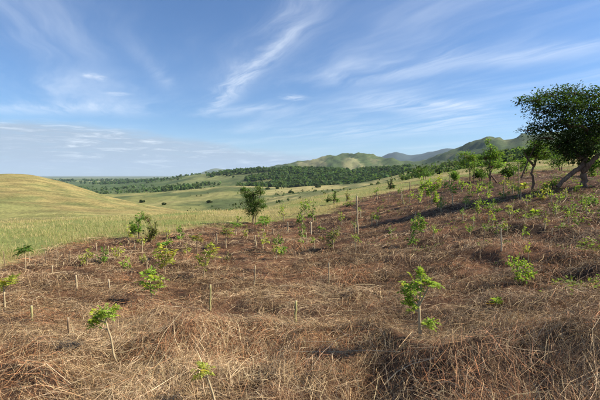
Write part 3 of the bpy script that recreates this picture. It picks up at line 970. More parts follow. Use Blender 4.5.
plant((226, 248), (226, 233), [(226, 231, 11, 8)], 'olive', 'frond', 'slender olive topped sapling on pale stem left of the lone small tree', fr_parts=False)
plant((281, 255), (281, 244), [(281, 247, 17, 15), (278, 240, 10, 8)], 'green', 'bush', 'bushy mid green sapling on the shaded heap at the middle of the plot', dens=1.2)
plant((264, 232), (264, 221), [(264, 222, 13, 8)], 'green', 'frond', 'small flat topped green sapling just right of the lone small tree', fr_parts=False)
plant((247, 238), (247, 231), [(246, 232, 9, 8)], 'yellow', 'bush', 'little yellow green seedling at the foot of the lone small tree', dens=0.7)
plant((236, 235), (236, 226), [(236, 225, 8, 6)], 'green', 'frond', 'little sapling on pale stem left of the lone small tree, nearest its foot', fr_parts=False)
plant((302, 226), (302, 213), [(300, 217, 13, 12), (308, 212, 10, 8), (304, 207, 8, 6)], 'green', 'bush', 'wide airy green sapling behind the short white stake', dens=1.0)
plant((313, 222), (313, 209), [(313, 212, 9, 14)], 'deep', 'bush', 'narrow darker green sapling joined to the wide airy one, behind white stake', dens=0.8)
plant((302, 239), (302, 229), [(302, 231, 12, 10)], 'green', 'bush', 'rounded green sapling immediately left of the short white stake')
plant((333, 249), (333, 234), [(333, 238, 17, 14), (338, 231, 10, 8)], 'olive', 'bush', 'faint thin leaved bush between the short white stake and the tall forked post', dens=0.9)
plant((413, 249), (415, 226), [(417, 226, 17, 15), (411, 238, 12, 10), (420, 219, 7, 8)], 'green', 'bush', 'bushy green sapling on pale foot above the leafiest foreground sapling', dens=1.3)
plant((432, 204), (431, 186), [(429, 188, 16, 12), (422, 184, 10, 9), (435, 197, 10, 10), (437, 184, 9, 7)], 'lime', 'bush', 'broad yellow green sapling clump at the top of the plot', dens=1.6)
plant((453, 206), (452, 190), [(452, 188, 14, 11), (445, 184, 8, 6)], 'green', 'bush', 'sapling with straight pale stem right of the broad yellow green clump', dens=0.9)
plant((477, 219), (479, 204), [(479, 203, 11, 10), (479, 210, 6, 7)], 'lime', 'bush', 'slim sapling on dark crooked stem below the fork trunked tree', stem_mat=M_STAKE_D)
plant((495, 216), (494, 206), [(493, 206, 13, 10)], 'green', 'bush', 'spreading green sapling right of the slim crooked one')
plant((478, 196), (478, 189), [(478, 190, 14, 9)], 'lime', 'bush', 'light green sapling uphill of the slim crooked one', dens=0.9)
plant((518, 214), (518, 209), [(518, 210, 9, 8)], 'lime', 'broad', 'small lime seedling, left of a pair on the right slope', fr_parts=False)
plant((536, 215), (536, 209), [(536, 210, 11, 8)], 'lime', 'broad', 'small lime seedling, right of a pair on the right slope', fr_parts=False)
plant((571, 214), (571, 207), [(571, 208, 12, 11)], 'green', 'bush', 'round leaved seedling with pale top leaf below the big tree', dens=0.7)
plant((468, 206), (468, 202), [(468, 202, 9, 6)], 'green', 'bush', 'very small green seedling left of the slim crooked sapling', dens=0.6)
plant((404, 205), (402, 194), [(403, 199, 6, 9)], 'olive', 'bush', 'wispy thin seedling left of the broad yellow green clump', dens=0.4)

for (b, tp_, cl, hue, lab) in (
        ((513, 192), (513, 186), [(513, 187, 11, 8)], 'lime', 'light green sapling between the forked tree and the yellow broad leaved plant'),
        ((504, 198), (504, 191), [(504, 191, 10, 8)], 'green', 'sapling below and left of the yellow broad leaved plant'),
        ((541, 199), (541, 193), [(541, 193, 13, 8)], 'yellow', 'sapling straight below the crooked trunked tree'),
        ((487, 199), (487, 192), [(487, 192, 9, 8)], 'lime', 'sapling in the row under the forked tree, right of the light green one'),
        ((462, 192), (462, 184), [(462, 184, 11, 8)], 'lime', 'sapling below the thin two stemmed tree'),
        ((441, 212), (441, 203), [(441, 203, 9, 9)], 'green', 'sapling below the broad yellow green clump, left of the straight stemmed one'),
        ((419, 203), (418, 194), [(419, 194, 9, 9)], 'lime', 'sapling just left below the broad yellow green clump'),
        ((560, 203), (560, 197), [(560, 197, 10, 7)], 'lime', 'sapling below the sunlit lime bush at the leaning trunk'),
        ((440, 186), (440, 179), [(440, 179, 10, 7)], 'yellow', 'highest yellow sapling on the brow beside the bare upright stick'),
        ((372, 226), (372, 217), [(372, 217, 8, 7)], 'olive', 'faint small sapling right of the tall forked post'),
        ((470, 236), (470, 229), [(470, 230, 9, 7)], 'green', 'weedy low sapling left of the straggling green weed'),
        ((320, 232), (320, 226), [(320, 226, 8, 6)], 'green', 'small low sapling just right of the short white stake'),
        ((228, 262), (228, 256), [(228, 256, 7, 6)], 'olive', 'tiny sapling right of the right leaning sapling'),
        ((186, 256), (186, 249), [(186, 249, 9, 7)], 'yellow', 'small sapling between the yellowish drooping and right leaning ones')):
    plant(b, tp_, cl, hue, 'bush', lab, dens=0.9)

# shrubs and small trees
plant((139, 238), (138, 220), [(137, 224, 15, 14), (141, 216, 8, 7), (134, 231, 9, 7)], 'green', 'bush', 'larger dark green shrub, left half of a pair at the grass edge', 'shrub', 'shrub', 'shrubs about the plot', dens=1.6, stem_mat=M_BARK, fr_parts=False)
plant((151, 243), (152, 228), [(150, 231, 14, 15), (156, 227, 9, 8), (148, 218, 7, 7)], 'olive', 'bush', 'olive shrub, right half of a pair at the grass edge', 'shrub', 'shrub', 'shrubs about the plot', dens=1.5, stem_mat=M_BARK, fr_parts=False)
plant((334, 204), (334, 197), [(335, 197, 9, 8), (328, 199, 9, 5)], 'deep', 'bush', 'dense deep green rounded bush on the grass brow left of the tall forked post', 'shrub', 'shrub', 'shrubs about the plot', dens=1.8, stem_mat=M_BARK, fr_parts=False)
plant((347, 201), (347, 194), [(347, 195, 6, 8)], 'olive', 'bush', 'small brownish olive shrub on the grass brow above the tall forked post', 'shrub', 'shrub', 'shrubs about the plot', stem_mat=M_BARK, fr_parts=False)
plant((351, 206), (350, 202), [(350, 203, 13, 5)], 'green', 'bush', 'low wide green shrub just behind the tall forked post', 'shrub', 'shrub', 'shrubs about the plot', stem_mat=M_BARK, fr_parts=False)
plant((391, 189), (391, 178), [(391, 182, 7, 12)], 'dark', 'bush', 'narrow dark cone shaped shrub standing alone on the brow', 'shrub', 'shrub', 'shrubs about the plot', dens=2.0, stem_mat=M_BARK, fr_parts=False)
plant((553, 190), (552, 184), [(552, 184, 19, 9), (545, 188, 9, 6)], 'lime', 'bush', 'sunlit lime bush at the foot of the leaning trunk', 'shrub', 'shrub', 'shrubs about the plot', dens=1.4, stem_mat=M_BARK, fr_parts=False)
plant((524, 189), (524, 183), [(524, 184, 10, 8)], 'yellow', 'broad', 'yellow broad leaved plant left of the crooked trunked tree', 'plant', 'broadleaf_plant', None, fr_parts=False, dens=1.3)
plant((577, 193), (577, 188), [(577, 188, 10, 8)], 'lime', 'bush', 'small sunlit bush before the big tree trunk', 'shrub', 'shrub', 'shrubs about the plot', stem_mat=M_BARK, fr_parts=False)
plant((594, 206), (594, 200), [(595, 201, 22, 7)], 'green', 'bush', 'low spreading green weed patch at the right edge', 'shrub', 'shrub', 'shrubs about the plot', dens=1.8, stem_mat=M_BARK, fr_parts=False)
plant((563, 228), (563, 223), [(562, 224, 13, 7)], 'green', 'bush', 'low green weed between mounds on the right slope', 'plant', 'weed_plant', None, dens=0.8, fr_parts=False)
plant((497, 236), (497, 226), [(488, 226, 11, 6), (503, 226, 11, 9), (498, 233, 9, 6)], 'green', 'bush', 'straggling green weed behind the tall thin white stake', 'plant', 'weed_plant', None, dens=0.7, fr_parts=False)


def stake(base, top, label, rad_px=1.0, mat=None, fork=False, group='bare cut stakes in the plot'):
    rng = np.random.default_rng(int(base[0] * 3 + base[1] * 17))
    B = hit(*base); y = B.y; mpp = y / F
    tp = np.array(at_depth(top[0], top[1], y)) - np.array(B)
    tp[1] += rng.uniform(-0.12, 0.12) * np.linalg.norm(tp); tp[0] += rng.uniform(-0.06, 0.06) * np.linalg.norm(tp)
    r0 = max(0.007, 0.70 * rad_px * mpp)
    mat = mat or M_STAKE
    pts = bent((0, 0, -0.08), tp, 8, 0.006, rng)
    rr = r0 * (1 + rng.normal(0, 0.06, 8)) * np.linspace(1.08, 0.9, 8)
    V, fs_ = tube(pts, rr, 9)
    if not fork:
        me = mesh_np('stake', V, fs_, None, mat, True)
        o = link('stake', me, None, B)
        tag(o, label, 'stake', group)
        # the pale cut face on top
        cf = tube([tp * 0.995, tp * 1.0 + np.array([0.0, 0.0, 0.004])], [r0 * 0.86, r0 * 0.8], 9)
        link('cut_end', mesh_np('cut_end', cf[0], cf[1], None, M_CANE), o)
        return o
    root = empty('stake', B); tag(root, label, 'post', group)
    link('post', mesh_np('post', V, fs_, None, mat, True), root)
    for (k, du, dv) in ((0.62, -4, -4), (0.75, 3, -5), (0.30, -2.5, -3)):
        p0 = tp * k; p1 = p0 + np.array([du * mpp, 0, -dv * mpp])
        v, f = tube(bent(p0, p1, 4, 0.03, rng), np.linspace(r0 * 0.55, r0 * 0.3, 4), 6)
        link('twig', mesh_np('twig', v, f, None, mat, True), root)
    return root


stake((295, 326), (295, 302), 'thick pale green stake standing alone in the middle foreground', 2.0, M_STAKE_G)
stake((329, 283), (328, 263), 'thin pale stick stake behind and right of the thick green stake', 0.9)
stake((254, 288), (255, 266), 'thin crooked pale stake behind and left of the thick green stake', 0.9)
stake((210, 311), (209, 285), 'pale greenish stake below the right leaning sapling', 1.5, M_STAKE_G)
stake((311, 235), (311, 222), 'short bright white stake beside the rounded green sapling', 1.0, M_CANE)
stake((358, 235), (359, 196), 'tall forked pale post rising above all other stakes', 1.1, M_STAKE, True)
stake((32, 321), (31, 306), 'greenish pale stump of a stake right of the left edge sapling', 1.7, M_STAKE_G)
stake((70, 337), (69, 318), 'thick tan brown stake left of the leaning foreground sapling', 1.9, M_STAKE_D)
stake((77, 290), (77, 275), 'short pale stake beside a dark hollow in the straw, left side', 1.3)
stake((110, 292), (110, 279), 'thin white stake left of the yellow green ferny sapling', 1.0, M_CANE)
stake((52, 273), (52, 266), 'stubby short stake right of the umbrella shaped sapling', 1.0)
stake((29, 263), (29, 252), 'thin stick right behind the umbrella shaped sapling', 0.6)
stake((46, 264), (46, 251), 'thin stick by the tall grass, first of three dark sticks', 0.6, M_STAKE_D)
stake((58, 263), (58, 251), 'thin stick by the tall grass, middle of three dark sticks', 0.6, M_STAKE_D)
stake((70, 264), (70, 251), 'thin stick by the tall grass, rightmost of three dark sticks', 0.7, M_STAKE_D)
stake((97, 253), (97, 243), 'thin grey stick behind the leftmost yellow bushy sapling', 0.7)
stake((108, 257), (108, 246), 'thin pale stick between the green and the pale yellow saplings', 0.6)
stake((135, 250), (135, 243), 'short pale peg left of the white straw patch by the double shrub', 0.7)
stake((217, 244), (217, 234), 'pale stake left of the slender olive topped sapling', 0.9)
stake((256, 246), (255, 235), 'grey pale stake below the lone small tree', 1.0)
stake((273, 235), (273, 229), 'short brown peg right of the flat topped sapling', 1.0, M_STAKE_D)
stake((288, 233), (288, 222), 'pale upright stake left of the wide airy sapling', 0.9)
stake((502, 251), (503, 229), 'tall thin white stake above the round bushy seedling', 1.0, M_CANE)
stake((415, 219), (415, 212), 'short pale peg above the bushy sapling on pale foot', 0.7)
stake((410, 191), (410, 182), 'dark post on the brow right of the cone shaped shrub', 0.7, M_STAKE_D)
stake((552, 237), (552, 228), 'thin pale peg on the heap below the low green weed', 0.7)
stake((557, 207), (557, 200), 'grey peg on bare ground left of the round leaved seedling', 0.7, M_STAKE_D)
stake((519, 184), (519, 164), 'tall pale pole, right of two beside the crooked trunked tree', 0.6)
stake((514, 184), (514, 171), 'shorter pale pole, left of two beside the crooked trunked tree', 0.6, M_STAKE_D)
stake((450, 189), (449, 174), 'bare upright stick behind the straight stemmed sapling', 0.5)
stake((386, 279), (386, 271), 'low brown peg in straw left of the leafiest foreground sapling', 0.9, M_STAKE_D)
stake((486, 308), (486, 301), 'tiny brown peg left of the broad leaved seedling', 0.9, M_STAKE_D)


# the many thin seedlings between: each is told by the plant or post it stands next to
ANCHORS = [('the tall forked post', 359, 226, 'LRUD'), ('the lone small tree', 253, 226, 'LR'), ('the short white stake', 311, 235, 'D'), ('the dark double shrub', 145, 243, 'LRD'), ('the broad yellow green clump', 430, 200, 'LRD'),
           ('the forked trunk tree', 491, 190, 'LRD'), ('the crooked trunked tree', 533, 197, 'LRD'), ('the tall thin white stake', 503, 243, 'LRU'), ('the bushy sapling on pale foot', 413, 240, 'LRU'), ('the yellowish drooping sapling', 165, 270, 'L'),
           ('the umbrella shaped sapling', 26, 266, 'L'), ('the pair of small lime seedlings', 527, 215, 'LUD'), ('the round bushy seedling', 523, 270, 'U'), ('the big tree trunk', 583, 198, 'LD'), ('the cone shaped shrub', 391, 199, 'LRD'),
           ('the slim crooked stemmed sapling', 477, 222, 'LRD'), ('the wide airy sapling', 302, 222, 'LU'), ('the mid plot bushy sapling', 281, 250, 'LRD'),
           ('the low green weed on the right', 563, 229, 'LRD'), ('the straight pale stemmed sapling', 453, 210, 'LR'), ('the sunlit lime bush', 553, 197, 'LRD'), ('the yellow broad leaved plant', 524, 195, 'LD'), ('the thin two stemmed tree', 470, 190, 'LD'),
           ('the dark post on the brow', 410, 197, 'RD'), ('the faint thin leaved bush', 333, 250, 'LR'), ('the round leaved seedling', 571, 217, 'LRD'), ('the green spreading sapling', 495, 219, 'RD')]
SIDE = {'L': ('left', -1, 0), 'R': ('right', 1, 0), 'U': ('uphill', 0.15, -1), 'D': ('downhill', -0.15, 1)}
rs = np.random.default_rng(77)
for (an, au, av, sides) in ANCHORS:
    for sd in sides:
        wd_, du, dv = SIDE[sd]
        scale_ = 0.35 + 0.65 * min(1.0, (av - 165) / 90.0)
        bu = au + du * rs.uniform(14, 19) * scale_ * 1.25 + rs.uniform(-2, 2); bv = av + dv * rs.uniform(8, 11) * scale_ + rs.uniform(-1, 1)
        hpx = rs.uniform(9, 14) * scale_ + 3.5
        hue = ['green', 'lime', 'lime', 'yellow'][int(rs.integers(0, 4))]
        where = f'just {wd_} of {an}' if sd in 'UD' else f'just to the {wd_} of {an}'
        if rs.random() < 0.12:
            stake((bu, bv), (bu + rs.uniform(-1, 1), bv - hpx * 0.9), f'thin stick planted {where}', 0.55, M_STAKE_D if rs.random() < 0.5 else M_STAKE)
        else:
            plant((bu, bv), (bu, bv - hpx * 0.75), [(bu + rs.uniform(-1, 1), bv - hpx * 0.8, hpx * rs.uniform(0.55, 0.8), hpx * rs.uniform(0.4, 0.65))], hue, 'bush', f'thin young seedling {where}', dens=0.75, fr_parts=False)

# ------------------------------------------------------------------ trees
def tree(name, label, base, limbs, clumps, hue, nleaf, leaf, seed, group=None, bark=None, bark_parts=None):
    """limbs: (part name, [(u, v, depth offset m)...], radius start, radius end); clumps: (u, v, ru, rv, depth offset m, weight)"""
    rng = np.random.default_rng(seed)
    B = hit(*base); y = B.y; mpp = y / F; Bn = np.array(B)
    root = empty(name, B); tag(root, label, 'tree', group)
    bark = bark or M_BARK
    for (pn, pts, ra, rb) in limbs:
        P = np.array([np.array(at_depth(u, v, y + dz)) - Bn for (u, v, dz) in pts])
        if abs(pts[0][0] - base[0]) < 1 and abs(pts[0][1] - base[1]) < 1:
            P[0] = (0, 0, -0.15)
        n = max(6, 4 * len(P))
        s = np.linspace(0, len(P) - 1, n); i = np.clip(s.astype(int), 0, len(P) - 2); f = (s - i)[:, None]
        Q_ = P[i] * (1 - f) + P[i + 1] * f
        Q_[1:-1] = (Q_[:-2] + Q_[1:-1] * 2 + Q_[2:]) / 4
        Q_[1:] += rng.normal(0, ra * 0.15, Q_[1:].shape)
        V, fs_ = tube(Q_, np.linspace(ra, rb, n) * (1 + rng.normal(0, 0.07, n)), 9)
        link(pn, mesh_np(pn, V, fs_, None, bark, True), root)
    wt = np.array([c[5] for c in clumps], float); wt /= wt.sum()
    parts = []; twigs = []
    for c, wgt in zip(clumps, wt):
        n = int(nleaf * wgt)
        ctr = np.array(at_depth(c[0], c[1], y + c[4])) - Bn
        R = np.array([c[2] * mpp, max(c[2], c[3]) * mpp * 0.9, c[3] * mpp])
        # leaves sit in sprays around many small twig ends
        ns = max(4, n // 26)
        q = rng.normal(0, 1, (ns, 3)); q /= np.linalg.norm(q, axis=1, keepdims=True); q *= rng.uniform(0.15, 1.08, (ns, 1)) ** 0.55
        S = ctr + q * R
        k = rng.integers(0, ns, n)
        sp = rng.normal(0, min(0.17 * leaf / 0.09, 0.34 * R[0]), (n, 3)) * np.array([1, 1, 0.6])
        P = S[k] + sp
        D = sp + q[k] * 0.15 + rng.normal(0, 0.08, (n, 3)) + np.array([0, 0, 0.03])
        L = leaf * rng.uniform(0.7, 1.3, n)
        shade = rng.uniform(0.6, 1.3, ns)[k]
        cc = np.array(HUE[hue])[None] * (shade * rng.uniform(0.75, 1.25, n))[:, None] * rng.uniform(0.92, 1.08, (n, 3))
        parts.append(leaves(P, D, L, L * 0.55, cc, rng, 0.2))
        for j in range(min(ns, 16)):
            twigs.append(tube(bent(ctr + q[j] * R * 0.1, S[j], 4, 0.05, rng), np.linspace(0.018, 0.006, 4) * (leaf / 0.09), 4, False))
    V, Q, Cc = stack(parts)
    link('crown', mesh_np('crown', V, Q, Cc, M_LEAF), root)
    V, fs_ = join_tubes(twigs)
    tag(link('twigs', mesh_np('twigs', V, fs_, None, bark, True), root), kind='stuff')
    return root


tree('tree', 'big dark spreading tree with forked sunlit trunk at the right edge', (583, 188),
     [('trunk', [(583, 188, 0), (584, 178, 0), (582, 167, 0.1), (588, 152, 0.2), (590, 138, 0.3)], 0.14, 0.08),
      ('limb', [(583, 171, 0), (590, 164, -0.2), (598, 155, -0.3), (612, 140, -0.2), (628, 126, 0)], 0.12, 0.05),
      ('limb', [(590, 140, 0.3), (588, 130, 0), (580, 125, -0.4), (570, 127, -0.5), (560, 120, -0.4)], 0.12, 0.04),
      ('limb', [(588, 150, 0.2), (602, 130, 0.8), (610, 110, 1.2)], 0.12, 0.04),
      ('limb', [(582, 160, 0.1), (565, 140, 0.8), (545, 128, 1.0)], 0.09, 0.03),
      ('leaning_trunk', [(557, 187, -0.3), (565, 179, -0.25), (574, 172, -0.15), (583, 165, 0)], 0.085, 0.10)],
     [(534, 101, 14, 3.5, -.3, .42), (525, 100, 6, 2, -.3, .10), (549, 96, 13, 4, 0, .5), (572, 93, 15, 5, .2, .7), (598, 96, 18, 6, .3, .9), (544, 112, 13, 4.5, .3, .5), (564, 107, 17, 6, -.2, 1.0), (590, 109, 24, 10, 0, 1.9),
      (529, 130.5, 8, 2.5, 0, .13), (545, 127, 14, 4.5, .3, .55), (565, 122, 16, 6.5, -.3, 1.0), (590, 127, 22, 10, .2, 1.7), (549, 138, 11, 3.5, -.2, .35), (569, 139, 13, 6.5, .3, .8), (588, 144, 15, 8, -.2, 1.0),
      (566, 154, 7, 7, 0, .35), (580, 157, 9, 8, .4, .5), (560, 147, 7, 5, .2, .3), (618, 122, 26, 20, .3, 2), (642, 118, 24, 24, 0, 1.4), (614, 156, 15, 15, .3, .7)],
     'dark', 21000, 0.105, 3)

tree('tree', 'lone small upright tree with green crown in the middle of the plot edge', (253, 225),
     [('trunk', [(253, 225, 0), (253, 215, 0), (254, 205, 0), (253, 192, 0)], 0.045, 0.018), ('limb', [(253, 213, 0), (248, 203, 0.1), (245, 192, 0.1)], 0.025, 0.010), ('limb', [(254, 210, 0), (259, 200, -0.1), (261, 190, -0.1)], 0.025, 0.010), ('stem', [(255, 225, 0.05), (256, 216, 0.05), (258, 206, 0)], 0.03, 0.012)],
     [(246, 193, 4, 6, 0.1, 1), (259, 191, 5, 4, -0.1, .9), (251, 201, 7, 7, 0, 1.7), (259, 203, 5, 6, 0, .9), (249, 211, 5, 5, 0, .8), (256, 211, 5, 5, 0, .6), (264, 206, 2.5, 2.5, 0, .2), (253, 195, 5, 4, 0, .5)],
     'deep', 4200, 0.075, 5)

tree('tree', 'small leafy tree with forked trunk, tallest left of the big tree', (491, 184),
     [('trunk', [(491, 184, 0), (490, 174, 0), (490, 164, 0), (491, 148, 0)], 0.075, 0.025), ('limb', [(490, 174, 0), (494, 179, 0.1), (497, 183, 0.1)], 0.05, 0.06), ('limb', [(490, 166, 0), (485, 158, 0.1), (483, 150, 0)], 0.035, 0.012), ('limb', [(490, 168, 0), (497, 160, 0.1), (500, 153, 0)], 0.035, 0.012)],
     [(490, 150, 4.5, 6, 0, 1), (485, 158, 4.5, 5, 0, .9), (496, 157, 5, 6, 0, 1.1), (490, 167, 7, 5, 0, 1.2), (499, 165, 4, 5, 0, .6), (489, 143, 2.5, 3, 0, .2)],
     'green', 1900, 0.13, 7, 'small trees behind the plot')
tree('tree', 'thin two stemmed tree with airy crown, leftmost above the plot', (470, 184),
     [('trunk', [(470, 184, 0), (470, 172, 0), (468, 160, 0)], 0.045, 0.018), ('stem', [(474, 184, 0.2), (474, 170, 0.2), (475, 160, 0)], 0.04, 0.015)],
     [(467, 157, 6, 6, 0, 1), (474, 160, 5, 7, 0.2, .8), (464, 165, 4, 4, 0, .4), (472, 167, 6, 4, 0, .5)],
     'green', 1300, 0.13, 9, 'small trees behind the plot')
tree('tree', 'crooked dark trunked tree just left of the big tree, partly under its branches', (532, 191),
     [('trunk', [(532, 191, 0), (534, 180, 0), (531, 172, 0), (535, 164, 0), (538, 150, 0)], 0.075, 0.03), ('limb', [(534, 166, 0), (527, 158, -0.1), (523, 149, 0)], 0.06, 0.02),
      ('dead_branch', [(521, 178, -0.3), (527, 163, -0.3), (533, 150, -0.3), (537, 142, -0.3)], 0.035, 0.015)],
     [(538, 146, 7, 5, 0, 1), (528, 150, 5, 4, 0, .6), (535, 156, 6, 4, 0, .6), (544, 153, 6, 5, 0.2, .7)],
     'deep', 1300, 0.11, 13, 'small trees behind the plot')

BACK = [((507, 181), 507, 170, 8, 8, 'deep', 'round green bush behind the plot between the forked tree and two poles'), ((525, 174), 525, 165, 9, 7, 'green', 'pale green bush behind the two poles'), ((480, 181), 480, 173, 6, 5, 'deep', 'low dark bush between the two stemmed and the forked trees'),
        ((560, 171), 560, 161, 11, 8, 'deep', 'leafy bush under the left branches of the big tree'), ((592, 176), 592, 166, 9, 9, 'green', 'sunlit bush behind the fork of the big trunk'), ((455, 181), 455, 175, 5, 4, 'green', 'small bush at the head of the plot beside the bare stick'), ((424, 180), 424, 172, 8, 5, 'deep', 'dark bush on the brow above the broad yellow clump')]
for i, (b, cu, cv, ru, rv, hue, lab) in enumerate(BACK):
    rg = np.random.default_rng(300 + i)
    cl = [(cu + rg.uniform(-0.6, 0.6) * ru, cv + rg.uniform(-0.5, 0.5) * rv, ru * rg.uniform(.45, .7), rv * rg.uniform(.45, .7), rg.uniform(-.5, .5), 1) for _ in range(5)]
    t0 = tree('bush', lab, b, [('stem', [(b[0], b[1], 0), (cu - 1, (b[1] + cv) / 2, 0), (cu, cv, 0)], 0.05, 0.02), ('stem', [(b[0] + 1, b[1], 0.1), (cu + 2, (b[1] + cv) / 2, 0.1), (cu + 3, cv, 0.1)], 0.04, 0.015)], cl, hue, 900, 0.15, 40 + i, 'bushes behind the plot')
    t0['category'] = 'bush'


# ------------------------------------------------------------------ fallen canes and leaf
def cane(pts, label, rad, arch=0.02):
    rng = np.random.default_rng(int(pts[0][0]))
    P = [np.array(hit(u, v)) for (u, v) in pts]
    P = [p + np.array([0, 0, 0.035 + arch]) for p in P]
    n = 5 * len(P); s = np.linspace(0, len(P) - 1, n); i = np.clip(s.astype(int), 0, len(P) - 2); f = (s - i)[:, None]
    P = np.array(P); Q_ = P[i] * (1 - f) + P[i + 1] * f
    Q_[1:-1] = (Q_[:-2] + Q_[1:-1] * 2 + Q_[2:]) / 4
    g = ground(Q_[:, 0], Q_[:, 1]); Q_[:, 2] = np.maximum(Q_[:, 2], g + 0.03)
    B = Vector(Q_[0])
    V, fs_ = tube(Q_ - np.array(B), np.linspace(rad, rad * 0.5, n), 6)
    o = link('fallen_cane', mesh_np('fallen_cane', V, fs_, None, M_CANE, True), None, B)
    tag(o, label, 'cane', 'fallen canes on the straw')


cane([(292, 357), (330, 357), (370, 356), (400, 358)], 'long bleached cane lying along the crest of the foreground heap', 0.006)
cane([(384, 391), (397, 378), (412, 370), (437, 364)], 'bent pale twig lying down the face of the foreground heap', 0.006)
cane([(404, 375), (414, 384), (424, 395)], 'short pale twig branching from the bent one on the foreground heap', 0.004)
cane([(143, 319), (130, 333), (117, 345)], 'pale straight twig beside the leaning foreground sapling', 0.005)
cane([(531, 270), (546, 276), (562, 284)], 'pale twig slanting across the reddish heap on the right', 0.005)
cane([(533, 265), (531, 272), (540, 277)], 'small hooked twig by the reddish heap on the right', 0.004)
cane([(30, 296), (40, 292), (52, 286)], 'pale curved cane left of the short stake by the dark hollow', 0.006)
cane([(160, 309), (180, 310), (200, 312)], 'dark thin stick lying left of the pale greenish stake', 0.006)
B = hit(488, 308)
lv = leaves(np.array([[-0.04, 0, 0.04]]), np.array([[1.0, -0.25, 0.1]]), np.array([0.15]), np.array([0.06]), np.array([[0.62, 0.38, 0.06]]), np.random.default_rng(1), 0.1)
o = link('fallen_leaf', mesh_np('fallen_leaf', lv[0], lv[1], lv[2], M_LEAF), None, B + Vector((0, 0, 0.02)))
tag(o, 'yellow fallen leaf lying beside the broad leaved seedling', 'leaf')


# ------------------------------------------------------------------ little weeds among the straw
def weeds(n, rng):
    th = np.radians(rng.uniform(-55, 55, n)); r = np.exp(rng.uniform(math.log(4.5), math.log(48), n))
    x, y = r * np.sin(th), r * np.cos(th)
    deg = np.degrees(th)
    d = sstep(fbm(x * 0.8, y * 0.8, 151, 3), 0.5, 0.66) * (0.0 + 0.9 * sstep(deg, 8, 30) * sstep(r, 7, 14) + 0.5 * sstep(r, 18, 30) + 1.2 * sstep(deg, 33, 39) * sstep(r, 5, 8)) * plot_mask(x, y)
    k = rng.random(n) < d
    x, y, r = x[k], y[k], r[k]; n = len(x)
    m = 7
    X = np.repeat(x, m) + rng.normal(0, 0.06, n * m); Y = np.repeat(y, m) + rng.normal(0, 0.06, n * m)
    Z = ground(X, Y) + rng.uniform(0.01, 0.14, n * m)
    D = rng.normal(0, 1, (n * m, 3)); D[:, 2] = np.abs(D[:, 2]) * 0.7
    L = rng.uniform(0.03, 0.075, n * m) * (1 + 0.02 * np.repeat(r, m))
    cc = np.array([[0.14, 0.20, 0.045]]) * rng.uniform(0.6, 1.4, (n * m, 1)) * rng.uniform(0.85, 1.15, (n * m, 3))
    return leaves(np.stack([X, Y, Z], -1), D, L, L * 0.5, cc, rng, 0.3)


V, Q, Cc = weeds(13000, rng)
o = link('ground_weeds', mesh_np('ground_weeds', V, Q, Cc, M_LEAF))
tag(o, 'scattered small green weeds sprouting through the straw', 'weeds', kind='stuff')


# ------------------------------------------------------------------ woods and scrub in the distance
def place_k(kk, th):
    """a spot on the land: feature number (fractional) and heading"""
    i = np.clip(kk.astype(int), 0, NK - 2); f = kk - i
    o_ = np.argsort(thw)
    R_ = np.stack([np.interp(th, thw[o_], KR[j][o_]) for j in range(NK)])
    n = np.arange(len(kk))
    r = R_[i, n] * (R_[i + 1, n] / R_[i, n]) ** f
    return r * np.sin(th), r * np.cos(th), r


def canopy(x, y, z, hgt, wid, colr_, m, rng):
    """every tree a loose ball of leaf-cluster faces"""
    n = len(x)
    q = rng.normal(0, 1, (n, m, 3)); q /= np.linalg.norm(q, axis=-1, keepdims=True)
    q *= rng.uniform(0.55, 1.0, (n, m, 1))
    ctr = np.stack([x, y, z + hgt * 0.55], -1)[:, None] + q * np.stack([wid * 0.5, wid * 0.5, hgt * 0.5], -1)[:, None]
    nr = norm(q + rng.normal(0, 0.35, q.shape))
    a_ = norm(np.cross(nr, rng.normal(0, 1, q.shape))); b_ = np.cross(nr, a_)
    s = (wid * 0.33)[:, None, None] * rng.uniform(0.7, 1.3, (n, m, 1))
    V = np.stack([ctr - a_ * s, ctr - b_ * s * 0.8 + nr * s * 0.2, ctr + a_ * s, ctr + b_ * s * 0.8 + nr * s * 0.2], 2)
    Q = np.arange(n * m * 4).reshape(-1, 4)
    cc = colr_[:, None] * rng.uniform(0.7, 1.3, (n, m, 1))
    return V.reshape(-1, 3), Q, np.repeat(cc.reshape(-1, 3), 4, 0)


def head(u):
    return np.arctan((np.asarray(u, float) - 300) / F)


def wood_points(n, u0, u1, k0, k1, thr, seed, sx, sy):
    uu = rng.uniform(u0 - 22, u1 + 10, n)
    th = head(uu); kk = rng.uniform(k0, k1, n)
    x, y, r = place_k(kk, th)
    fade = 0.22 * (1 - sstep(uu, u0 - 22, u0 + 24)) + 0.24 * sstep(uu, u1 - 45, u1 + 10)            # the wood thins out at its edge
    keep = fbm(x / sx, y / sy, seed, 4) > thr + fade + rng.normal(0, 0.025, n)
    return x[keep], y[keep], r[keep]


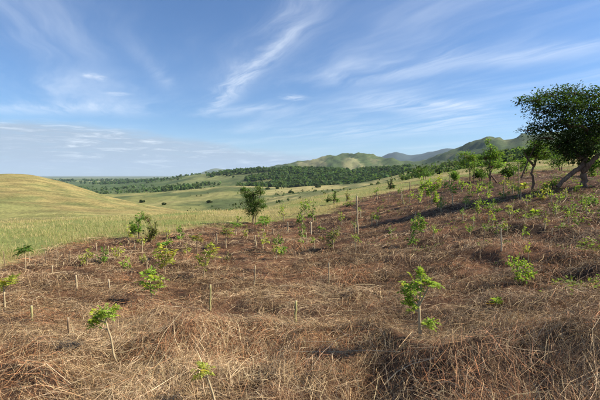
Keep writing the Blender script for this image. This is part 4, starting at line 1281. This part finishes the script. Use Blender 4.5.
sets = []
for (n, u0, u1, k0, k1, thr, seed, sx, sy, h0, h1, gcol) in (
        (4600, 230, 400, 11.05, 12.0, 0.39, 201, 100, 100, 6, 11, (0.040, 0.068, 0.022)),
        (700, 150, 250, 10.9, 11.9, 0.57, 203, 180, 130, 5, 10, (0.05, 0.082, 0.028)),
        (1500, 20, 240, 10.6, 12.6, 0.595, 205, 200, 150, 4, 9, (0.058, 0.095, 0.034)),
        (2600, 0, 230, 12.4, 14.6, 0.55, 207, 500, 400, 9, 18, (0.045, 0.075, 0.028)),
        (1500, 395, 640, 9.2, 12.3, 0.50, 209, 110, 90, 3, 7, (0.05, 0.078, 0.026)),
        (900, 395, 640, 7.6, 9.6, 0.52, 211, 45, 40, 1.6, 4, (0.055, 0.085, 0.028)),
        (700, 180, 420, 8.6, 10.7, 0.58, 213, 60, 35, 0.7, 2.2, (0.05, 0.07, 0.025))):
    x, y, r = wood_points(n, u0, u1, k0, k1, thr, seed, sx, sy)
    h = rng.uniform(h0, h1, len(x)); w = h * rng.uniform(0.8, 1.25, len(x))
    cc = np.array([gcol]) * 1.5 * rng.uniform(0.6, 1.6, (len(x), 1)) * rng.uniform(0.9, 1.1, (len(x), 3))
    r_ok = r < 3900
    zz = np.where(r_ok, ground(x, y), 0)
    if not r_ok.all():
        x, y, h, w, cc, zz = x[r_ok], y[r_ok], h[r_ok], w[r_ok], cc[r_ok], zz[r_ok]
    sets.append(canopy(x, y, zz, h, w, cc, 13, rng))
V, Q, Cc = stack(sets)
o = link('distant_woodland', mesh_np('distant_woodland', V, Q, Cc, M_LEAF))
tag(o, 'dark green woodland and scrub covering the far slopes', 'woodland', kind='stuff')

# single dark bushes that stand out on the pale ridge and the left hill
lone = [(243, 190.5, 'dark bush on the pale ridge just above and left of the lone small tree'), (268, 189.5, 'dark bush on the pale ridge above the flat topped sapling'), (278, 189, 'dark bush below the wood, in line with the bushy mid plot sapling'),
        (292, 193, 'dark bush on the pale ridge left of the wide airy sapling'), (318, 187.5, 'dark bush at the lower edge of the wood, above the short white stake'), (142, 202.5, 'dark bush showing over the left hill, above the dark double shrub'),
        (164, 205, 'dark bush beyond the left hill, right of the dark double shrub'), (208, 203, 'dark bush on the pale ridge halfway between double shrub and lone tree')]
for i, (u, v, lab) in enumerate(lone):
    P = hit(u, v, 180 if u > 150 else 150)
    rg = np.random.default_rng(500 + i)
    hgt = min(6.0, 2.4 * P.y / F)
    k = 5
    X = rg.normal(0, hgt * 0.5, k); Y = rg.normal(0, hgt * 0.5, k); h = hgt * rg.uniform(0.6, 1.1, k)
    cc = np.array([[0.045, 0.065, 0.024]]) * rg.uniform(0.8, 1.4, (k, 1))
    v_, q_, c_ = canopy(X, Y, -0.1 * h, h, h * 1.2, np.repeat(cc, 1, 0), 26, rg)
    o = empty('far_bush', P)
    tag(o, lab, 'bush', 'dark bushes dotting the pale ridge')
    link('crown', mesh_np('crown', v_, q_, c_, M_LEAF), o)
    vt, ft = tube([(0, 0, -0.2), (0.05, 0, hgt * 0.3), (0, 0.05, hgt * 0.55)], [hgt * 0.05, hgt * 0.04, hgt * 0.02], 6)
    link('stem', mesh_np('stem', vt, ft, None, M_BARK), o)

# ------------------------------------------------------------------ the hazy air
zlo, zhi = float(GZ.min()) - 1.0, float(GZ.max()) + 40.0
R_ = 30600.0
Vb = np.array([[x, y, z] for z in (zlo, zhi) for (x, y) in ((-R_, -R_), (R_, -R_), (R_, R_), (-R_, R_))])
Qb = np.array([[3, 2, 1, 0], [4, 5, 6, 7], [0, 1, 5, 4], [1, 2, 6, 5], [2, 3, 7, 6], [3, 0, 4, 7]])
m, t, out = mat_new('air')
pv = t.new('ShaderNodeVolumePrincipled')
pv.inputs['Color'].default_value = (0.62, 0.80, 1.0, 1)
pv.inputs['Density'].default_value = 4.0e-5
pv.inputs['Anisotropy'].default_value = 0.0
t.l.new(pv.outputs[0], out.inputs['Volume'])
o = link('haze', mesh_np('haze', Vb, Qb, None, m))
tag(o, 'thin bluish haze over the far land', 'haze', kind='stuff')
